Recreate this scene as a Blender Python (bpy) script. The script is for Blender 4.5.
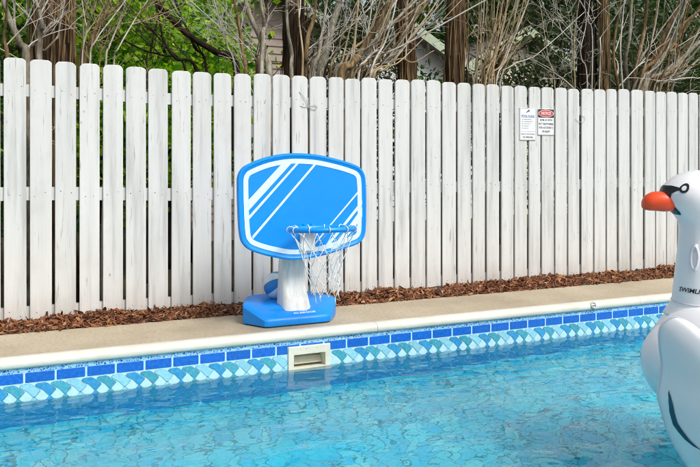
import bpy, math, random
import numpy as np
from mathutils import Vector, Matrix, noise

# ------------------------------------------------------------------ scene, camera, world, sun, exposure
scene = bpy.context.scene
COL = scene.collection
for o in list(bpy.data.objects):
    bpy.data.objects.remove(o)

CAMZ = 1.16
SY, CY = 0.38462, 0.92308            # camera heading: world x runs along the pool edge, y away from the camera
HOR = 162.0                           # horizon row of the photograph

cam_d = bpy.data.cameras.new('camera')
cam = bpy.data.objects.new('camera', cam_d)
COL.objects.link(cam)
cam.location = (0, 0, CAMZ)
cam.rotation_euler = (math.pi / 2, 0, -math.atan2(SY, CY))
cam_d.sensor_width = 36
cam_d.lens = 36
cam_d.shift_y = -(233.5 - HOR) / 700
cam_d.clip_start = 0.05
cam_d.clip_end = 500
scene.camera = cam

SUN = Vector((0.55 * CY + -0.55 * SY, -0.55 * SY + -0.55 * CY, 0.95)).normalized()
world = bpy.data.worlds.new('World')
scene.world = world
world.use_nodes = True
wn = world.node_tree
wn.nodes.clear()
sky_n = wn.nodes.new('ShaderNodeTexSky')
sky_n.sky_type = 'NISHITA'
sky_n.sun_disc = False
sky_n.sun_elevation = math.asin(SUN.z)
sky_n.sun_rotation = math.atan2(SUN.x, SUN.y)
sky_n.dust_density = 4.0
sky_n.air_density = 1.0
hs = wn.nodes.new('ShaderNodeHueSaturation')
hs.inputs['Saturation'].default_value = 0.38
bg = wn.nodes.new('ShaderNodeBackground')
bg.inputs['Strength'].default_value = 0.115
wo = wn.nodes.new('ShaderNodeOutputWorld')
wn.links.new(sky_n.outputs[0], hs.inputs['Color'])
wn.links.new(hs.outputs[0], bg.inputs[0])
wn.links.new(bg.outputs[0], wo.inputs[0])

sun_d = bpy.data.lights.new('sun', 'SUN')
sun_d.energy = 2.0
sun_d.angle = math.radians(17)
sun_d.color = (1.0, 0.96, 0.9)
sun_o = bpy.data.objects.new('sun', sun_d)
COL.objects.link(sun_o)
sun_o.rotation_euler = SUN.to_track_quat('Z', 'Y').to_euler()
sun_o.location = (0, 0, 12)

vs = scene.view_settings
vs.view_transform = 'Standard'
vs.look = 'None'
vs.exposure = 0.34
vs.gamma = 1
vs.use_curve_mapping = False
scene.cycles.use_denoising = True
scene.cycles.filter_width = 1.05
scene.cycles.max_bounces = 12
scene.cycles.transmission_bounces = 10
scene.cycles.caustics_refractive = True
scene.cycles.caustics_reflective = False
scene.cycles.blur_glossy = 0.3
scene.cycles.sample_clamp_indirect = 8

rng = random.Random(7)
nrng = np.random.default_rng(11)

# ------------------------------------------------------------------ geometry helpers
def C(R, F, z):                       # metres right of / in front of the camera -> world
    return Vector((R * CY + F * SY, -R * SY + F * CY, z))

def ray(px):
    d = (px - 350) / 700
    return SY + CY * d, CY - SY * d   # world x, y per metre of depth

def Pv(px, py, v):                    # the point of the vertical plane y = v
    rx, ry = ray(px)
    t = v / ry
    return Vector((rx * t, v, CAMZ + (HOR - py) / 700 * t))

def Pz(px, py, z):
    t = (CAMZ - z) * 700 / (py - HOR)
    rx, ry = ray(px)
    return Vector((rx * t, ry * t, z))

class MB:
    def __init__(self):
        self.v, self.f, self.m = [], [], []
    def add(self, vs_, fs_, mi=0):
        b = len(self.v)
        self.v += [tuple(p) for p in vs_]
        self.f += [tuple(i + b for i in f) for f in fs_]
        self.m += [mi] * len(fs_)
    def box(self, lo, hi, mi=0):
        x0, y0, z0 = lo; x1, y1, z1 = hi
        self.add([(x0, y0, z0), (x1, y0, z0), (x1, y1, z0), (x0, y1, z0), (x0, y0, z1), (x1, y0, z1), (x1, y1, z1), (x0, y1, z1)],
                 [(3, 2, 1, 0), (4, 5, 6, 7), (0, 1, 5, 4), (1, 2, 6, 5), (2, 3, 7, 6), (3, 0, 4, 7)], mi)
    def obox(self, c, ax, ay, az, hx, hy, hz, mi=0):
        vs_ = []
        for sz in (-1, 1):
            for sx, sy in ((-1, -1), (1, -1), (1, 1), (-1, 1)):
                vs_.append(c + ax * (hx * sx) + ay * (hy * sy) + az * (hz * sz))
        self.add(vs_, [(3, 2, 1, 0), (4, 5, 6, 7), (0, 1, 5, 4), (1, 2, 6, 5), (2, 3, 7, 6), (3, 0, 4, 7)], mi)
    def tube(self, pts, rad, n=8, mi=0, cap=True, closed=False):
        pts = [Vector(p) for p in pts]
        m = len(pts)
        if not hasattr(rad, '__len__'):
            rad = [rad] * m
        vs_, fs_ = [], []
        T0 = (pts[1] - pts[0]).normalized()
        a = T0.orthogonal().normalized()
        for i in range(m):
            if closed:
                T = (pts[(i + 1) % m] - pts[i - 1]).normalized()
            else:
                T = (pts[min(i + 1, m - 1)] - pts[max(i - 1, 0)]).normalized()
            a = (a - T * a.dot(T))
            if a.length < 1e-6:
                a = T.orthogonal()
            a.normalize()
            b = T.cross(a)
            for k in range(n):
                t = 2 * math.pi * k / n
                vs_.append(pts[i] + (a * math.cos(t) + b * math.sin(t)) * rad[i])
        for i in range(m if closed else m - 1):
            for k in range(n):
                j = (i + 1) % m
                fs_.append((i * n + k, i * n + (k + 1) % n, j * n + (k + 1) % n, j * n + k))
        if cap and not closed:
            fs_.append(tuple(range(n - 1, -1, -1)))
            fs_.append(tuple(range((m - 1) * n, m * n)))
        self.add(vs_, fs_, mi)
    def loft(self, rings, mi=0, cap=True):
        n = len(rings[0])
        vs_ = [p for r in rings for p in r]
        fs_ = []
        for i in range(len(rings) - 1):
            for k in range(n):
                fs_.append((i * n + k, i * n + (k + 1) % n, (i + 1) * n + (k + 1) % n, (i + 1) * n + k))
        if cap:
            fs_.append(tuple(range(n - 1, -1, -1)))
            fs_.append(tuple(range((len(rings) - 1) * n, len(rings) * n)))
        self.add(vs_, fs_, mi)
    def slab(self, pts, fn, depth, bevel=0.0, mi=0):
        """outline pts (a, b) counter-clockwise seen from the front, fn(a, b, d) -> point d in front of the base plane"""
        n = len(pts)
        P = [Vector((p[0], p[1])) for p in pts]
        rings = [[fn(p.x, p.y, 0) for p in P]]
        if bevel > 0:
            rings.append([fn(p.x, p.y, depth - bevel) for p in P])
            ins = []
            for i in range(n):
                e0 = (P[i] - P[i - 1]).normalized(); e1 = (P[(i + 1) % n] - P[i]).normalized()
                n0 = Vector((-e0.y, e0.x)); n1 = Vector((-e1.y, e1.x))
                h = n0 + n1
                h = h / max(h.dot(n0), 0.4) if h.length > 1e-6 else n0
                ins.append(P[i] + h * bevel)
            rings.append([fn(p.x, p.y, depth) for p in ins])
        else:
            rings.append([fn(p.x, p.y, depth) for p in P])
        self.loft(rings, mi, cap=True)
    def build(self, name, mat, parent=None, smooth=False, label=None, cat=None, group=None, kind=None, recalc=False):
        me = bpy.data.meshes.new(name)
        me.from_pydata(self.v, [], self.f)
        for mm in (mat if isinstance(mat, (list, tuple)) else [mat]):
            me.materials.append(mm)
        if any(self.m):
            me.polygons.foreach_set('material_index', self.m)
        if recalc:
            import bmesh
            bm = bmesh.new(); bm.from_mesh(me)
            bmesh.ops.recalc_face_normals(bm, faces=bm.faces)
            bm.to_mesh(me); bm.free()
        if smooth:
            me.polygons.foreach_set('use_smooth', [True] * len(me.polygons))
            if smooth is not True:
                me.set_sharp_from_angle(angle=math.radians(smooth))
        me.update()
        return link(name, me, parent, label, cat, group, kind)

def link(name, me, parent=None, label=None, cat=None, group=None, kind=None):
    o = bpy.data.objects.new(name, me)
    COL.objects.link(o)
    if parent is not None:
        o.parent = parent
        o.matrix_parent_inverse = Matrix.Translation(parent.location).inverted() if parent.type == 'EMPTY' else Matrix.Identity(4)
    tag(o, label, cat, group, kind)
    return o

def tag(o, label=None, cat=None, group=None, kind=None):
    for k, s in (('label', label), ('category', cat), ('group', group), ('kind', kind)):
        if s:
            o[k] = s

def empty(name, loc, label, cat, group=None, kind=None):
    o = bpy.data.objects.new(name, None)
    COL.objects.link(o)
    o.location = loc
    o.empty_display_size = 0.1
    tag(o, label, cat, group, kind)
    return o

def np_mesh(name, V, quads, mat, parent=None, smooth=False, **kw):
    """V (n,3), quads (m,4)"""
    me = bpy.data.meshes.new(name)
    me.vertices.add(len(V)); me.vertices.foreach_set('co', np.asarray(V, np.float32).ravel())
    m = len(quads)
    me.loops.add(m * 4); me.loops.foreach_set('vertex_index', np.asarray(quads, np.int32).ravel())
    me.polygons.add(m)
    me.polygons.foreach_set('loop_start', np.arange(0, m * 4, 4, dtype=np.int32))
    me.polygons.foreach_set('loop_total', np.full(m, 4, np.int32))
    me.polygons.foreach_set('use_smooth', np.full(m, bool(smooth)))
    me.update(calc_edges=True)
    me.materials.append(mat)
    return link(name, me, parent, **kw)

def text_mesh(body, size, bold=0.0, spacing=1.0, shear=0.0):
    cu = bpy.data.curves.new('lettering', 'FONT')
    cu.body = body; cu.size = size; cu.align_x = 'CENTER'; cu.align_y = 'CENTER'
    cu.offset = bold; cu.space_character = spacing; cu.shear = shear
    cu.resolution_u = 3
    o = bpy.data.objects.new('lettering', cu)
    COL.objects.link(o)
    dg = bpy.context.evaluated_depsgraph_get()
    dg.update()
    me = bpy.data.meshes.new_from_object(o.evaluated_get(dg))
    bpy.data.objects.remove(o)
    bpy.data.curves.remove(cu)
    return me

def put_text(body, size, fn, mat, parent, bold=0.0, width=None, spacing=1.0, shear=0.0, name='lettering'):
    me = text_mesh(body, size, bold, spacing, shear)
    co = [v.co.copy() for v in me.vertices]
    if width:
        w = max(c.x for c in co) - min(c.x for c in co)
        k = width / w
        for c in co:
            c.x *= k
    for v, c in zip(me.vertices, co):
        v.co = fn(c.x, c.y)
    me.materials.clear()
    me.materials.append(mat)
    return link(name, me, parent)

# ------------------------------------------------------------------ material helpers
class NT:
    def __init__(self, name):
        self.mat = bpy.data.materials.new(name)
        self.mat.use_nodes = True
        self.t = self.mat.node_tree
        self.b = self.t.nodes['Principled BSDF']
        self.out = self.t.nodes['Material Output']
    def n(self, typ, **kw):
        nd = self.t.nodes.new(typ)
        for k, s in kw.items():
            if k.startswith('_'):
                setattr(nd, k[1:], s)
            else:
                nd.inputs[k.replace('__', ' ')].default_value = s
        return nd
    def l(self, a, b):
        self.t.links.new(a, b)
    def coord(self, scale=(1, 1, 1), kind='Object', rnd=False):
        tc = self.n('ShaderNodeTexCoord')
        mp = self.n('ShaderNodeMapping')
        mp.inputs['Scale'].default_value = scale
        self.l(tc.outputs[kind], mp.inputs['Vector'])
        if rnd:
            oi = self.n('ShaderNodeObjectInfo')
            cx = self.n('ShaderNodeMath', _operation='MULTIPLY'); cx.inputs[1].default_value = 57.0
            self.l(oi.outputs['Random'], cx.inputs[0])
            cb = self.n('ShaderNodeCombineXYZ')
            self.l(cx.outputs[0], cb.inputs[0]); self.l(cx.outputs[0], cb.inputs[2])
            self.l(cb.outputs[0], mp.inputs['Location'])
        return mp.outputs[0]
    def noise(self, vec, scale, detail=4, rough=0.55, dist=0.0):
        nd = self.n('ShaderNodeTexNoise', Scale=scale, Detail=detail, Roughness=rough, Distortion=dist)
        self.l(vec, nd.inputs['Vector'])
        return nd.outputs[0]
    def ramp(self, fac, stops):
        r = self.n('ShaderNodeValToRGB')
        e = r.color_ramp.elements
        while len(e) < len(stops):
            e.new(0.5)
        for i, (p, c) in enumerate(stops):
            e[i].position = p
            e[i].color = (*c, 1) if hasattr(c, '__len__') else (c, c, c, 1)
        self.l(fac, r.inputs[0])
        return r.outputs[0]
    def mix(self, fac, a, b, blend='MIX'):
        m = self.n('ShaderNodeMix', _data_type='RGBA', _blend_type=blend)
        for s, i in ((fac, 0), (a, 6), (b, 7)):
            if hasattr(s, 'default_value') or hasattr(s, 'is_linked'):
                self.l(s, m.inputs[i])
            elif hasattr(s, '__len__'):
                m.inputs[i].default_value = (*s, 1)
            else:
                m.inputs[i].default_value = s
        return m.outputs[2]
    def bump(self, h, strength=0.3, dist=0.01):
        b = self.n('ShaderNodeBump', Strength=strength, Distance=dist)
        self.l(h, b.inputs['Height'])
        self.l(b.outputs[0], self.b.inputs['Normal'])
        return b.outputs[0]
    def base(self, c):
        if hasattr(c, 'is_linked'):
            self.l(c, self.b.inputs['Base Color'])
        else:
            self.b.inputs['Base Color'].default_value = (*c, 1)
    def set(self, **kw):
        for k, s in kw.items():
            self.b.inputs[k.replace('__', ' ')].default_value = s
        return self

def plain(name, c, rough=0.5, spec=0.5, var=0.12, scale=12.0, bump=0.0):
    m = NT(name)
    v = m.coord()
    nz = m.noise(v, scale, 5)
    lo = tuple(x * (1 - var) for x in c); hi = tuple(min(1, x * (1 + var)) for x in c)
    m.base(m.ramp(nz, [(0.3, lo), (0.7, hi)]))
    m.set(Roughness=rough)
    m.b.inputs['Specular IOR Level'].default_value = spec
    if bump:
        m.bump(m.noise(v, scale * 6, 3), bump, 0.004)
    return m.mat

# white weathered fence paint
def mat_fence():
    m = NT('weathered_white_paint')
    v = m.coord((1, 1, 0.06), rnd=True)
    v1 = m.coord((1, 1, 1), rnd=True)
    grain = m.noise(v, 60, 6, 0.65)
    streak = m.noise(v, 16, 5, 0.6)
    smud = m.noise(v1, 3.2, 5, 0.62)
    c = m.ramp(streak, [(0.28, (0.48, 0.485, 0.47)), (0.47, (0.665, 0.668, 0.652)), (0.75, (0.75, 0.75, 0.73))])
    c = m.mix(m.ramp(smud, [(0.56, 0.0), (0.74, 0.42)]), c, (0.56, 0.55, 0.51))
    c = m.mix(m.ramp(grain, [(0.31, 0.8), (0.39, 0.0)]), c, (0.30, 0.28, 0.24))
    # knots and nail spots
    vo = m.n('ShaderNodeTexVoronoi', Scale=9.0, _feature='F1')
    m.l(m.coord((1.0, 1, 0.55), rnd=True), vo.inputs['Vector'])
    kn = m.ramp(vo.outputs['Distance'], [(0.035, 1.0), (0.075, 0.0)])
    kr = m.ramp(m.noise(v1, 5.0, 2), [(0.52, 0.0), (0.58, 0.85)])
    c = m.mix(m.mix(1.0, kn, kr, 'MULTIPLY'), c, (0.33, 0.29, 0.23))
    # splash dirt near the ground
    tc = m.n('ShaderNodeTexCoord'); sp = m.n('ShaderNodeSeparateXYZ')
    m.l(tc.outputs['Object'], sp.inputs[0])
    low = m.ramp(sp.outputs[2], [(0.0, 0.6), (0.22, 0.0)])
    c = m.mix(m.mix(1.0, low, m.ramp(smud, [(0.35, 0.2), (0.65, 1.0)]), 'MULTIPLY'), c, (0.44, 0.38, 0.30))
    oi = m.n('ShaderNodeObjectInfo')
    c = m.mix(1.0, c, m.ramp(oi.outputs['Random'], [(0, 0.93), (1, 1.0)]), 'MULTIPLY')
    m.base(c); m.set(Roughness=0.62)
    m.bump(m.mix(0.5, grain, streak), 0.35, 0.004)
    return m.mat

def mat_concrete():
    m = NT('beige_concrete')
    v = m.coord()
    a = m.noise(v, 1.3, 5, 0.6); b = m.noise(v, 42, 4, 0.6); s = m.noise(v, 150, 2, 0.5)
    c = m.ramp(a, [(0.28, (0.31, 0.26, 0.19)), (0.5, (0.43, 0.365, 0.265)), (0.72, (0.51, 0.445, 0.335))])
    c = m.mix(m.ramp(b, [(0.32, 0.6), (0.54, 0.0)]), c, (0.29, 0.25, 0.18))
    c = m.mix(m.ramp(s, [(0.66, 0.0), (0.71, 0.8)]), c, (0.20, 0.16, 0.12))
    vo = m.n('ShaderNodeTexVoronoi', Scale=17.0, _feature='F1'); m.l(v, vo.inputs['Vector'])
    c = m.mix(m.ramp(vo.outputs['Distance'], [(0.06, 0.8), (0.11, 0.0)]), c, (0.24, 0.18, 0.12))
    m.base(c); m.set(Roughness=0.85); m.b.inputs['Specular IOR Level'].default_value = 0.25
    m.bump(m.mix(0.5, b, s), 0.3, 0.004)
    return m.mat

def mat_liner_floor():
    m = NT('printed_vinyl_liner_floor')
    v = m.coord()
    w = m.n('ShaderNodeTexNoise', Scale=5.0, Detail=3); m.l(v, w.inputs['Vector'])
    vv = m.mix(0.16, v, w.outputs[1])
    vo = m.n('ShaderNodeTexVoronoi', Scale=10.5, _feature='DISTANCE_TO_EDGE'); m.l(vv, vo.inputs['Vector'])
    vc = m.n('ShaderNodeTexVoronoi', Scale=10.5, _feature='F1'); m.l(vv, vc.inputs['Vector'])
    sp = m.noise(v, 90, 3)
    c = m.ramp(vc.outputs['Color'], [(0.1, (0.02, 0.60, 0.86)), (0.5, (0.06, 0.72, 0.89)), (0.9, (0.14, 0.82, 0.88))])
    c = m.mix(m.ramp(sp, [(0.4, 0.5), (0.6, 0.0)]), c, (0.02, 0.52, 0.80))
    ln = m.ramp(vo.outputs['Distance'], [(0.030, 1.0), (0.055, 0.0)])
    br = m.ramp(m.noise(v, 3.3, 2), [(0.36, 0.4), (0.52, 1.0)])
    c = m.mix(m.mix(1.0, ln, br, 'MULTIPLY'), c, (0.0, 0.30, 0.42))
    m.base(c); m.set(Roughness=0.5)
    return m.mat

def mat_liner_wall():
    m = NT('printed_vinyl_liner_wall')
    v = m.coord()
    vo = m.n('ShaderNodeTexVoronoi', Scale=9.0, _feature='DISTANCE_TO_EDGE'); m.l(v, vo.inputs['Vector'])
    sp = m.noise(v, 70, 4, 0.7)
    c = m.ramp(sp, [(0.3, (0.004, 0.22, 0.54)), (0.7, (0.03, 0.42, 0.72))])
    c = m.mix(m.ramp(vo.outputs['Distance'], [(0.012, 0.8), (0.028, 0.0)]), c, (0.0, 0.20, 0.42))
    m.base(c); m.set(Roughness=0.5)
    return m.mat

def mat_mosaic():
    m = NT('blue_mosaic_border')
    v = m.coord((1, 1, 1))
    vo = m.n('ShaderNodeTexVoronoi', Scale=62, _feature='DISTANCE_TO_EDGE'); m.l(v, vo.inputs['Vector'])
    vc = m.n('ShaderNodeTexVoronoi', Scale=62, _feature='F1'); m.l(v, vc.inputs['Vector'])
    c = m.ramp(vc.outputs['Color'], [(0.2, (0.01, 0.09, 0.42)), (0.55, (0.05, 0.28, 0.66)), (0.8, (0.35, 0.66, 0.85))])
    c = m.mix(m.ramp(vo.outputs['Distance'], [(0.06, 1.0), (0.14, 0.0)]), c, (0.48, 0.74, 0.88))
    m.base(c); m.set(Roughness=0.35)
    return m.mat

def mat_tile(name, lo, hi):
    m = NT(name)
    v = m.coord(rnd=True)
    n1 = m.noise(v, 55, 5, 0.65)
    c = m.ramp(n1, [(0.3, lo), (0.7, hi)])
    oi = m.n('ShaderNodeObjectInfo')
    c = m.mix(1.0, c, m.ramp(oi.outputs['Random'], [(0, 0.86), (1, 1.0)]), 'MULTIPLY')
    m.base(c); m.set(Roughness=0.2)
    return m.mat

def mat_water():
    m = NT('pool_water')
    m.set(Roughness=0.0, IOR=1.333)
    m.b.inputs['Transmission Weight'].default_value = 1.0
    m.base((1, 1, 1))
    v = m.coord((1, 1.35, 1))
    a = m.noise(v, 22, 2, 0.5, 0.3)
    m.bump(a, 0.04, 0.01)
    return m.mat

def mat_mulch():
    m = NT('shredded_bark')
    g = m.n('ShaderNodeNewGeometry')
    c = m.ramp(g.outputs['Random Per Island'], [(0.0, (0.05, 0.02, 0.012)), (0.25, (0.13, 0.042, 0.018)), (0.5, (0.24, 0.085, 0.034)),
                                                (0.75, (0.34, 0.145, 0.055)), (0.92, (0.48, 0.26, 0.12)), (1.0, (0.22, 0.04, 0.02))])
    v = m.coord()
    c = m.mix(0.5, c, m.ramp(m.noise(v, 120, 3), [(0.3, 0.55), (0.7, 1.0)]), 'MULTIPLY')
    m.base(c); m.set(Roughness=0.85)
    return m.mat

def mat_soil(name, lo, hi):
    m = NT(name)
    v = m.coord()
    n1 = m.noise(v, 9, 8, 0.7)
    m.base(m.ramp(n1, [(0.3, lo), (0.7, hi)])); m.set(Roughness=0.95)
    m.bump(n1, 0.8, 0.03)
    return m.mat

def mat_bark(name, lo, mid, hi, zs=0.09):
    m = NT(name)
    v = m.coord((1, 1, zs))
    a = m.noise(v, 30, 6, 0.68, 0.3); b = m.noise(m.coord(), 2.5, 3)
    c = m.ramp(a, [(0.3, lo), (0.5, mid), (0.72, hi)])
    c = m.mix(m.ramp(b, [(0.42, 0.0), (0.65, 0.45)]), c, lo)
    m.base(c); m.set(Roughness=0.9); m.b.inputs['Specular IOR Level'].default_value = 0.2
    m.bump(a, 0.9, 0.02)
    return m.mat

def mat_twig(name, lo, hi):
    m = NT(name)
    v = m.coord()
    a = m.noise(v, 14, 5, 0.6)
    g = m.n('ShaderNodeNewGeometry')
    c = m.mix(0.55, m.ramp(a, [(0.3, lo), (0.7, hi)]), m.ramp(g.outputs['Random Per Island'], [(0, lo), (1, hi)]))
    m.base(c); m.set(Roughness=0.85)
    return m.mat

def mat_leaf(name, cols, trans=0.45):
    m = NT(name)
    g = m.n('ShaderNodeNewGeometry')
    k = len(cols)
    c = m.ramp(g.outputs['Random Per Island'], [(i / (k - 1), cc) for i, cc in enumerate(cols)])
    m.base(c); m.set(Roughness=0.5)
    tr = m.n('ShaderNodeBsdfTranslucent')
    m.l(m.mix(1.0, c, (1.6, 1.5, 0.7), 'MULTIPLY'), tr.inputs[0])
    mx = m.n('ShaderNodeMixShader'); mx.inputs[0].default_value = trans
    m.l(m.b.outputs[0], mx.inputs[1]); m.l(tr.outputs[0], mx.inputs[2])
    m.l(mx.outputs[0], m.out.inputs[0])
    return m.mat

def mat_vinyl():
    m = NT('white_inflated_vinyl')
    v = m.coord()
    a = m.noise(v, 1.6, 3); b = m.noise(v, 26, 3)
    m.base(m.ramp(a, [(0.3, (0.84, 0.845, 0.87)), (0.7, (0.88, 0.88, 0.90))]))
    m.set(Roughness=0.28)
    m.b.inputs['Subsurface Weight'].default_value = 0.12
    m.b.inputs['Subsurface Radius'].default_value = (0.03, 0.03, 0.035)
    m.bump(b, 0.10, 0.006)
    return m.mat

def mat_plastic(name, c, rough=0.38):
    m = NT(name)
    v = m.coord()
    a = m.noise(v, 5, 5, 0.6); b = m.noise(v, 240, 2)
    m.base(m.ramp(a, [(0.3, tuple(x * 0.92 for x in c)), (0.7, c)]))
    m.l(m.ramp(m.noise(v, 18, 5), [(0.3, rough - 0.06), (0.7, rough + 0.14)]), m.b.inputs['Roughness'])
    m.bump(b, 0.08, 0.002)
    return m.mat

def mat_stem():
    m = NT('white_moulded_plastic_scuffed')
    v = m.coord((1, 1, 0.12))
    a = m.noise(v, 22, 5, 0.6)
    m.base(m.ramp(a, [(0.34, (0.62, 0.61, 0.56)), (0.6, (0.80, 0.80, 0.78))]))
    m.set(Roughness=0.45)
    return m.mat

M = dict(
    fence=mat_fence(), concrete=mat_concrete(), floor=mat_liner_floor(), wall=mat_liner_wall(), mosaic=mat_mosaic(),
    grout=plain('pale_cyan_liner_grout', (0.50, 0.76, 0.88), 0.4, var=0.08, scale=40),
    brick=mat_tile('cobalt_tile', (0.008, 0.10, 0.52), (0.02, 0.20, 0.74)),
    c_teal=mat_tile('teal_tile', (0.02, 0.30, 0.46), (0.13, 0.50, 0.60)),
    c_light=mat_tile('light_cyan_tile', (0.20, 0.58, 0.76), (0.40, 0.74, 0.86)),
    c_blue=mat_tile('azure_tile', (0.02, 0.26, 0.58), (0.08, 0.42, 0.72)),
    outline=plain('dark_tile_outline', (0.05, 0.16, 0.24), 0.4),
    water=mat_water(), mulch=mat_mulch(),
    soil=mat_soil('dark_soil', (0.035, 0.022, 0.014), (0.10, 0.065, 0.04)),
    lawn=mat_soil('leaf_litter_ground', (0.03, 0.035, 0.014), (0.11, 0.08, 0.045)),
    coping=plain('cream_white_coping', (0.66, 0.64, 0.56), 0.42, var=0.10, scale=5, bump=0.05),
    skim=plain('cream_skimmer_plastic', (0.76, 0.73, 0.60), 0.4, var=0.05),
    steel=plain('dull_chrome', (0.55, 0.54, 0.50), 0.3, var=0.1),
    dark=plain('dark_plastic', (0.02, 0.02, 0.025), 0.5),
    board=mat_plastic('bright_blue_plastic', (0.0, 0.30, 0.90), 0.36),
    boarde=mat_plastic('mid_blue_plastic', (0.0, 0.26, 0.82), 0.34),
    print=plain('pale_blue_print', (0.72, 0.87, 0.95), 0.4, var=0.04),
    stem=mat_stem(),
    cord=plain('white_net_cord', (0.80, 0.80, 0.80), 0.8, var=0.06),
    ballb=plain('blue_ball_panel', (0.02, 0.22, 0.55), 0.5), ballw=plain('white_ball_panel', (0.72, 0.78, 0.82), 0.5), ballt=plain('teal_ball_panel', (0.02, 0.33, 0.50), 0.5),
    vinyl=mat_vinyl(), black=plain('black_print', (0.012, 0.016, 0.022), 0.35, var=0.05),
    navy=plain('dark_teal_print', (0.008, 0.07, 0.12), 0.35, var=0.05),
    orange=plain('orange_vinyl', (0.88, 0.085, 0.02), 0.38, var=0.08),
    seam=plain('clear_vinyl_seam', (0.66, 0.68, 0.74), 0.3, var=0.04),
    signw=plain('sign_white', (0.80, 0.81, 0.82), 0.35, var=0.03), signr=plain('sign_red', (0.62, 0.09, 0.09), 0.4, var=0.1),
    signb=plain('sign_blue', (0.10, 0.14, 0.42), 0.4), signg=plain('sign_grey_print', (0.22, 0.23, 0.27), 0.4), signk=plain('sign_black', (0.03, 0.025, 0.025), 0.4),
    bark_r=mat_bark('stringy_red_brown_bark', (0.022, 0.013, 0.008), (0.11, 0.066, 0.038), (0.34, 0.23, 0.13)),
    bark_t=mat_bark('stringy_tan_bark', (0.045, 0.027, 0.014), (0.19, 0.125, 0.058), (0.46, 0.34, 0.18)),
    bark_d=mat_bark('dark_bark', (0.008, 0.006, 0.004), (0.028, 0.018, 0.012), (0.07, 0.045, 0.028)),
    bark_g=mat_bark('grey_lichen_bark', (0.09, 0.07, 0.045), (0.32, 0.29, 0.22), (0.60, 0.60, 0.52), 0.25),
    tw_g=mat_twig('bleached_grey_twig', (0.30, 0.26, 0.20), (0.74, 0.72, 0.66)),
    tw_t=mat_twig('tan_twig', (0.20, 0.125, 0.055), (0.62, 0.50, 0.31)),
    tw_d=mat_twig('dark_twig', (0.012, 0.010, 0.007), (0.06, 0.042, 0.028)),
    lf_bright=mat_leaf('bright_maple_leaf', [(0.03, 0.12, 0.010), (0.14, 0.36, 0.02), (0.40, 0.62, 0.045), (0.62, 0.78, 0.13)], 0.6),
    lf_mid=mat_leaf('ivy_leaf', [(0.02, 0.075, 0.012), (0.045, 0.14, 0.02), (0.09, 0.20, 0.03)], 0.4),
    lf_dark=mat_leaf('conifer_spray', [(0.014, 0.035, 0.012), (0.03, 0.06, 0.02), (0.06, 0.095, 0.03), (0.10, 0.12, 0.05)], 0.25),
    siding_p=plain('pinkish_siding_paint', (0.62, 0.50, 0.44), 0.7, var=0.05), siding_g=plain('pale_grey_siding_paint', (0.62, 0.64, 0.66), 0.7, var=0.05),
    siding_c=plain('cream_siding_paint', (0.58, 0.54, 0.42), 0.7, var=0.08), trim=plain('pale_green_trim', (0.42, 0.50, 0.36), 0.6),
    roof=plain('grey_shingle_roof', (0.16, 0.15, 0.14), 0.9, var=0.3, scale=30), glass=plain('dark_window_glass', (0.03, 0.04, 0.05), 0.1),
    nail=plain('rusty_nail_head', (0.16, 0.13, 0.11), 0.7, var=0.4, scale=8),
    wire=plain('pale_wire', (0.45, 0.44, 0.42), 0.5),
)

# ------------------------------------------------------------------ setting: ground, deck, pool
PX0, PX1, PY0, PY1 = -4.0, 11.0, 0.40, 4.53          # pool opening
WZ, FZ = -0.246, -1.18
MV = 5.235                                            # where the deck ends and the bark bed begins

def frame_sheet(name, mat, ox0, ox1, oy0, oy1, ix0, ix1, iy0, iy1, z1, z0=None, kind='structure'):
    mb = MB()
    if z0 is None:
        mb.add([(ox0, oy0, z1), (ox1, oy0, z1), (ox1, oy1, z1), (ox0, oy1, z1), (ix0, iy0, z1), (ix1, iy0, z1), (ix1, iy1, z1), (ix0, iy1, z1)],
               [(0, 1, 5, 4), (1, 2, 6, 5), (2, 3, 7, 6), (3, 0, 4, 7)])
    else:
        vs_ = []
        for z in (z0, z1):
            vs_ += [(ox0, oy0, z), (ox1, oy0, z), (ox1, oy1, z), (ox0, oy1, z), (ix0, iy0, z), (ix1, iy0, z), (ix1, iy1, z), (ix0, iy1, z)]
        f = []
        for a, b in ((0, 1), (1, 2), (2, 3), (3, 0)):
            f.append((8 + a, 8 + b, 8 + 4 + b, 8 + 4 + a))
            f.append((a, b, 8 + b, 8 + a))
            f.append((4 + b, 4 + a, 12 + a, 12 + b))
        mb.add(vs_, f)
    return mb.build(name, mat, kind=kind)

frame_sheet('ground', M['lawn'], -150, 150, -150, 150, PX0 - 0.08, PX1 + 0.08, PY0 - 0.08, PY1 + 0.08, -0.06)
frame_sheet('pool_deck', M['concrete'], PX0 - 2.5, PX1 + 2.5, -3.0, MV, PX0 - 0.095, PX1 + 0.095, PY0 - 0.095, PY1 + 0.085, 0.0, -0.10)

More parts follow.
